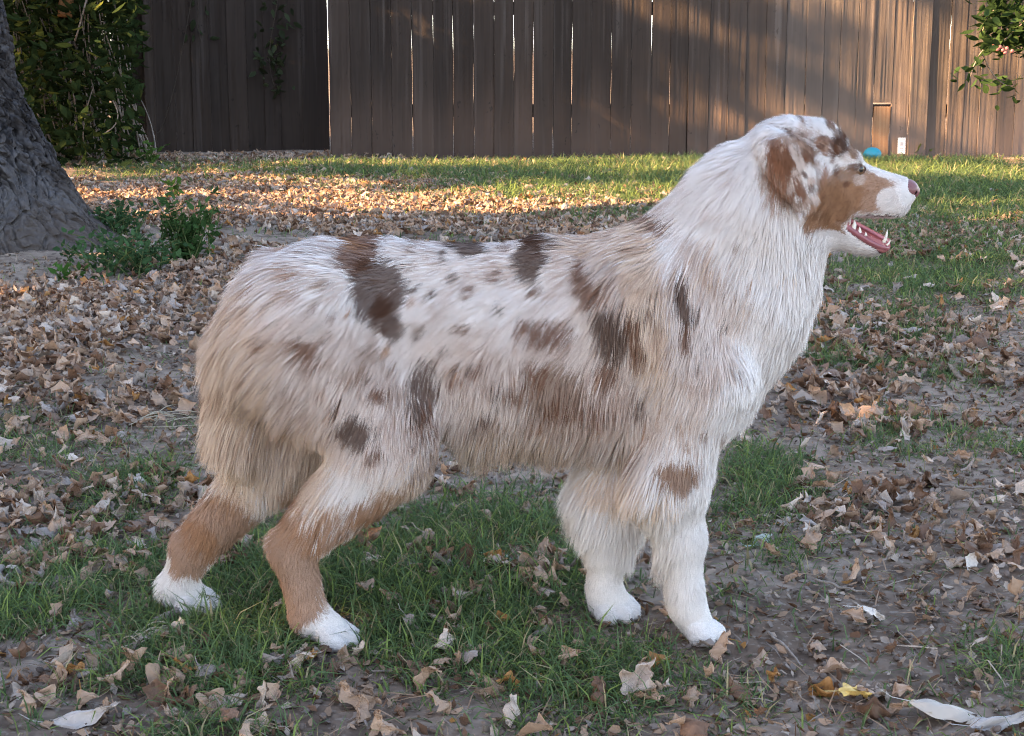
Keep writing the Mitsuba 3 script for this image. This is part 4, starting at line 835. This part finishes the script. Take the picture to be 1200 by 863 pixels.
weed(76, 330, .05, 5, .04, .030, 3, 'small green seedling in front of the trunk', [.06, .13, .03], 5)
weed(182, 194, .14, 6, .09, .045, 5, 'sprig of green leaves at the foot of the left fence', [.09, .16, .04], 6)
weed(1078, 184, .07, 8, .10, .05, 3, 'small leafy weed against the fence beside the white card', [.11, .14, .04], 7)

# ------------------------------------------------------------------ the big shrub at the left
rb = np.random.default_rng(31)
def shrub_pt(n, x0=-30, x1=172, ybot=190, ytop=-260):
    px = rb.uniform(x0, x1, n); Y = rb.uniform(10.0, 11.6, n); z = rb.uniform(.02, 1.95, n)
    X = np.array([at(a, 100, b)[0] for a, b in zip(px, Y)]); return np.stack([X, Y, z], 1), px
P, px = shrub_pt(9500); n1 = meshkit.fbm(P * 2.6, 3, 5)
edge = np.interp(P[:, 2], [0, .3, .7, 1.2, 2.0], [185, 172, 180, 188, 188])
ok = (px < edge - 30 * n1) & (rb.random(len(P)) < np.interp(P[:, 2], [0, .35, .7, 2], [.8, .75, .9, 1.0])); P, px = P[ok], px[ok]; n = len(P)
SG = np.array([.030, .046, .017]); SY = np.array([.15, .17, .040])
col = np.where(rb.random((n, 1)) < np.interp(px, [0, 60, 170], [.24, .13, .02])[:, None], SY, SG) * rb.uniform(.6, 1.35, (n, 1))
yaw, pit, rol = rb.uniform(0, 6.3, n), rb.normal(-.2, .5, n), rb.normal(.5, .6, n); sc = rb.uniform(.7, 1.25, n)
lv = [plain(leaf_grid(6, 5, .088, .042, .5, .7, k, .04, .04, .012)) for k in range(4)]; which = rb.integers(0, 4, n)
Rm = rotations(yaw, pit, rol) * sc[:, None, None]; M = np.concatenate([Rm, P[:, :, None]], 2)
front = np.argsort(P[:, 1] + np.where((px < 5) | (P[:, 2] > 1.04), 9, 0))[:260]; rest = np.setdiff1d(np.arange(n), front)
m, c = scatter(lv, which[rest], M[rest], col[rest]); scene['shrub__foliage'] = mikit.ply(m, 'thin_green', smooth=True, color=c); labels['shrub__foliage'] = {'kind': 'stuff'}
tones = [SG * .7, SG, SG * 1.3, SY * .8, SY * 1.15]; lp = {}
for q in front:
    ti = int(np.argmin(np.linalg.norm(np.array(tones) - col[q], axis=1))); kk = (int(which[q]), ti)
    if kk not in lp: v, f, s = lv[kk[0]]; lp[kk] = mikit.ply((v, f), 'thin_green', smooth=True, color=np.tile(tones[ti], (len(v), 1)))
    M4 = np.eye(4); M4[:3] = M[q]; scene[key_for('shrub__leaf')] = {**lp[kk], 'to_world': T(M4)}
for _ in range(70):
    a = P[rb.integers(0, n)].copy(); b = np.array([a[0] + rb.normal(0, .15), 10.9 + rb.normal(0, .2), 0.0]); a[2] = rb.uniform(.3, 1.95); a[0] = min(a[0], at(160, 100, 10.9)[0]); b[0] = min(b[0], at(165, 100, 10.9)[0])
    scene[key_for('shrub__stem')] = mikit.ply(tube(spline([b, (a + b) / 2 + np.minimum(rb.normal(0, .08, 3), [.03, 9, 9]), a], 14), np.linspace(.007, .003, 14), 5), 'dry_twig', smooth=True)
wv = [[(75, -20), (76, 40), (75, 62)], ]
lx0 = at(78, 20, 10.2); scene['shrub__stem_100'] = mikit.ply(tube(spline([lx0 + [0, .2, 1.0], lx0 + [0, .1, .3], lx0 + [-.01, 0, -.0]], 10), .045, 9), {'type': 'diffuse', 'reflectance': {'type': 'rgb', 'value': [.26, .13, .06]}}, smooth=True)
scene['dark_stem'] = {'type': 'diffuse', 'reflectance': {'type': 'rgb', 'value': [.075, .060, .050]}}
def vine(pts, r, key):
    q = spline([at(*p) for p in pts], 30); scene[key] = mikit.ply(tube(q, r, 5), 'dry_twig', smooth=True)
vine([(104, -10, 10.1), (96, 20, 10.1), (88, 48, 10.2)], .006, 'shrub__stem_101')
vine([(123, 156, 10.1), (137, 142, 10.1), (132, 118, 10.1)], .004, 'shrub__stem_102')
tag('shrub', 'large tangled shrub with yellow green leaves between the tree and the fence', 'shrub')
# a creeper hanging over the left fence
def creeper(pts, n, spread, label, seed, leafsz=.07, colr=(.045, .055, .03)):
    r = np.random.default_rng(seed); key = key_for('creeper'); q = spline([at(*p) for p in pts], 40)
    scene[key + '__stem'] = mikit.ply(tube(q, .003, 5), 'dark_stem', smooth=True)
    if n:
        c0 = q[r.integers(0, 40, n)] + r.normal(0, 1, (n, 3)) * np.array([spread, .03, .03]); c0[:, 1] = np.minimum(c0[:, 1], q[0, 1] + .03)
        lvv = [plain(leaf_grid(5, 4, leafsz, leafsz * .5, .6, .6, k, .1, .08)) for k in range(3)]
        M = np.concatenate([rotations(r.uniform(0, 6.3, n), r.normal(0, .6, n), r.normal(1.0, .5, n)) * r.uniform(.6, 1.3, n)[:, None, None], c0[:, :, None]], 2)
        m, c = scatter(lvv, r.integers(0, 3, n), M, np.array(colr) * r.uniform(.6, 1.5, (n, 1)))
        scene[key + '__foliage'] = mikit.ply(m, 'thin_green', smooth=True, color=c); labels[key + '__foliage'] = {'kind': 'stuff'}
    tag(key, label, 'creeper')
creeper([(335, -160, 11.84), (330, -30, 11.82), (322, 20, 11.82), (316, 60, 11.84), (322, 102, 11.86)], 170, .07, 'dark leafy creeper hanging down the left fence', 1)
creeper([(233, -160, 11.84), (236, -30, 11.84), (232, 15, 11.84), (236, 50, 11.86)], 34, .05, 'small sparse creeper high on the left fence', 2)
creeper([(170, 112, 11.84), (176, 140, 11.84), (185, 156, 11.84), (194, 138, 11.84), (206, 95, 11.84), (216, 45, 11.84), (224, 0, 11.84), (226, -40, 11.84)], 0, 0, 'bare looping vine stem against the left fence', 3)

# ------------------------------------------------------------------ branch with berries before the right end of the fence
rr = np.random.default_rng(41); key = 'berry_shrub'
tips = [((1250, -80, 10.3), (1195, 20, 10.5), (1165, 45, 10.6), (1150, 62, 10.6), (1137, 92, 10.62)), ((1260, -60, 10.2), (1215, 10, 10.4), (1185, 40, 10.5), (1168, 55, 10.5)), ((1240, -90, 10.4), (1180, -10, 10.5), (1160, 20, 10.55), (1150, 40, 10.6)), ((1270, -40, 10.2), (1225, 30, 10.4), (1200, 55, 10.5)), ((1150, 62, 10.6), (1160, 82, 10.7), (1172, 96, 10.8), (1188, 104, 10.85))]
LP, LM = [], []
lvr = [plain(leaf_grid(6, 5, .085, .040, .4, .5, k, .03, .03, .012)) for k in range(3)]
for bi, t in enumerate(tips):
    q = spline([at(*p) for p in t], 30); scene[key_for(key + '__branch')] = mikit.ply(tube(q, np.linspace(.014 if bi < 4 else .006, .004, 30), 6), 'dry_twig', smooth=True)
    for i in range(8 if bi < 4 else 18, 30):
        gapb = bi == 0 and i in range(22, 27)
        for _ in range(0 if gapb else (7 if bi < 4 else 2)): LP.append(q[i] + rr.normal(0, .045, 3)); LM.append(rotations(np.array([rr.uniform(0, 6.3)]), np.array([rr.normal(-.3, .5)]), np.array([rr.normal(.4, .6)]))[0] * rr.uniform(.7, 1.2))
for _ in range(650):
    LP.append(at(rr.uniform(1150, 1290), rr.uniform(-190, 60), rr.uniform(10.2, 10.8))); LM.append(rotations(np.array([rr.uniform(0, 6.3)]), np.array([rr.normal(-.3, .5)]), np.array([rr.normal(.4, .6)]))[0] * rr.uniform(.7, 1.2))
LP = np.array(LP); LM = np.concatenate([np.array(LM), LP[:, :, None]], 2); n = len(LP); col = np.array([.038, .068, .024]) * rr.uniform(.6, 1.6, (n, 1)); wh = rr.integers(0, 3, n)
pxs = np.array([to_px(*p) for p in LP]); vis = np.nonzero((pxs[:, 0] < 1196) & (pxs[:, 1] > 4))[0][:180]; rest = np.setdiff1d(np.arange(n), vis)
m, c = scatter(lvr, wh[rest], LM[rest], col[rest]); scene[key + '__foliage'] = mikit.ply(m, 'thin_green', smooth=True, color=c); labels[key + '__foliage'] = {'kind': 'stuff'}
tn = [np.array([.038, .068, .024]) * s for s in (.75, 1.05, 1.5)]; lp = {}
for q in vis:
    kk = (int(wh[q]), int(np.argmin([np.abs(t - col[q]).sum() for t in tn])))
    if kk not in lp: v, f, s = lvr[kk[0]]; lp[kk] = mikit.ply((v, f), 'thin_green', smooth=True, color=np.tile(tn[kk[1]], (len(v), 1)))
    M4 = np.eye(4); M4[:3] = LM[q]; scene[key_for(key + '__leaf')] = {**lp[kk], 'to_world': T(M4)}
scene['berry_pink'] = {'type': 'roughplastic', 'diffuse_reflectance': {'type': 'rgb', 'value': [.45, .16, .16]}, 'alpha': .2}
for px, py in ((1165, 53), (1169, 58), (1175, 59), (1180, 57), (1172, 55), (1186, 60), (1178, 62)):
    b = trimesh.creation.icosphere(subdivisions=2, radius=.013); b.apply_translation(at(px, py, 10.42)); scene[key_for(key + '__berry')] = mikit.ply(b, 'berry_pink', smooth=True)
tag(key, 'green leafy branch with pink berries before the right end of the fence', 'shrub')

# ------------------------------------------------------------------ small things by the fence
c0 = at(1056.5, 171, FENCE_Y - .06); w_, h_ = .052, .108
card = trimesh.creation.box([w_, .004, h_]); card.apply_translation(c0)
scene['plant_card__card'] = mikit.ply(card, {'type': 'roughplastic', 'diffuse_reflectance': {'type': 'rgb', 'value': [.78, .78, .80]}, 'alpha': .3})
for k_, (dx, dz, ww, hh) in enumerate(((0, .012, .020, .022), (0, -.018, .024, .006), (0, -.032, .018, .004))):
    b = trimesh.creation.box([ww, .0015, hh]); b.apply_translation(c0 + [dx, -.0028, dz]); scene[key_for('plant_card__print')] = mikit.ply(b, {'type': 'diffuse', 'reflectance': {'type': 'rgb', 'value': [.42, .42, .47]}})
st = beam(c0[0] - .006, c0[0] + .006, c0[1] + .003, c0[1] + .009, -.05, c0[2] + .03); scene['plant_card__stake'] = mikit.ply(st, 'dry_twig'); 
tag('plant_card', 'small white card on a stake at the foot of the fence', 'sign')
b0 = at(1022, 189, 10.7); ball = trimesh.creation.icosphere(subdivisions=4, radius=.056); ball.vertices = ball.vertices * [1.05, 1, .86] * (1 + .05 * (meshkit.fbm(ball.vertices * 30, 2, 3)[:, None] - .5)) + [b0[0], b0[1], float(gz(b0[0], b0[1])) + .046]
scene['toy_ball'] = mikit.ply(ball, {'type': 'principled', 'base_color': {'type': 'rgb', 'value': [.03, .30, .40]}, 'roughness': .4}, smooth=True); tag('toy_ball', 'turquoise ball lying in the grass by the fence behind the muzzle', 'ball')
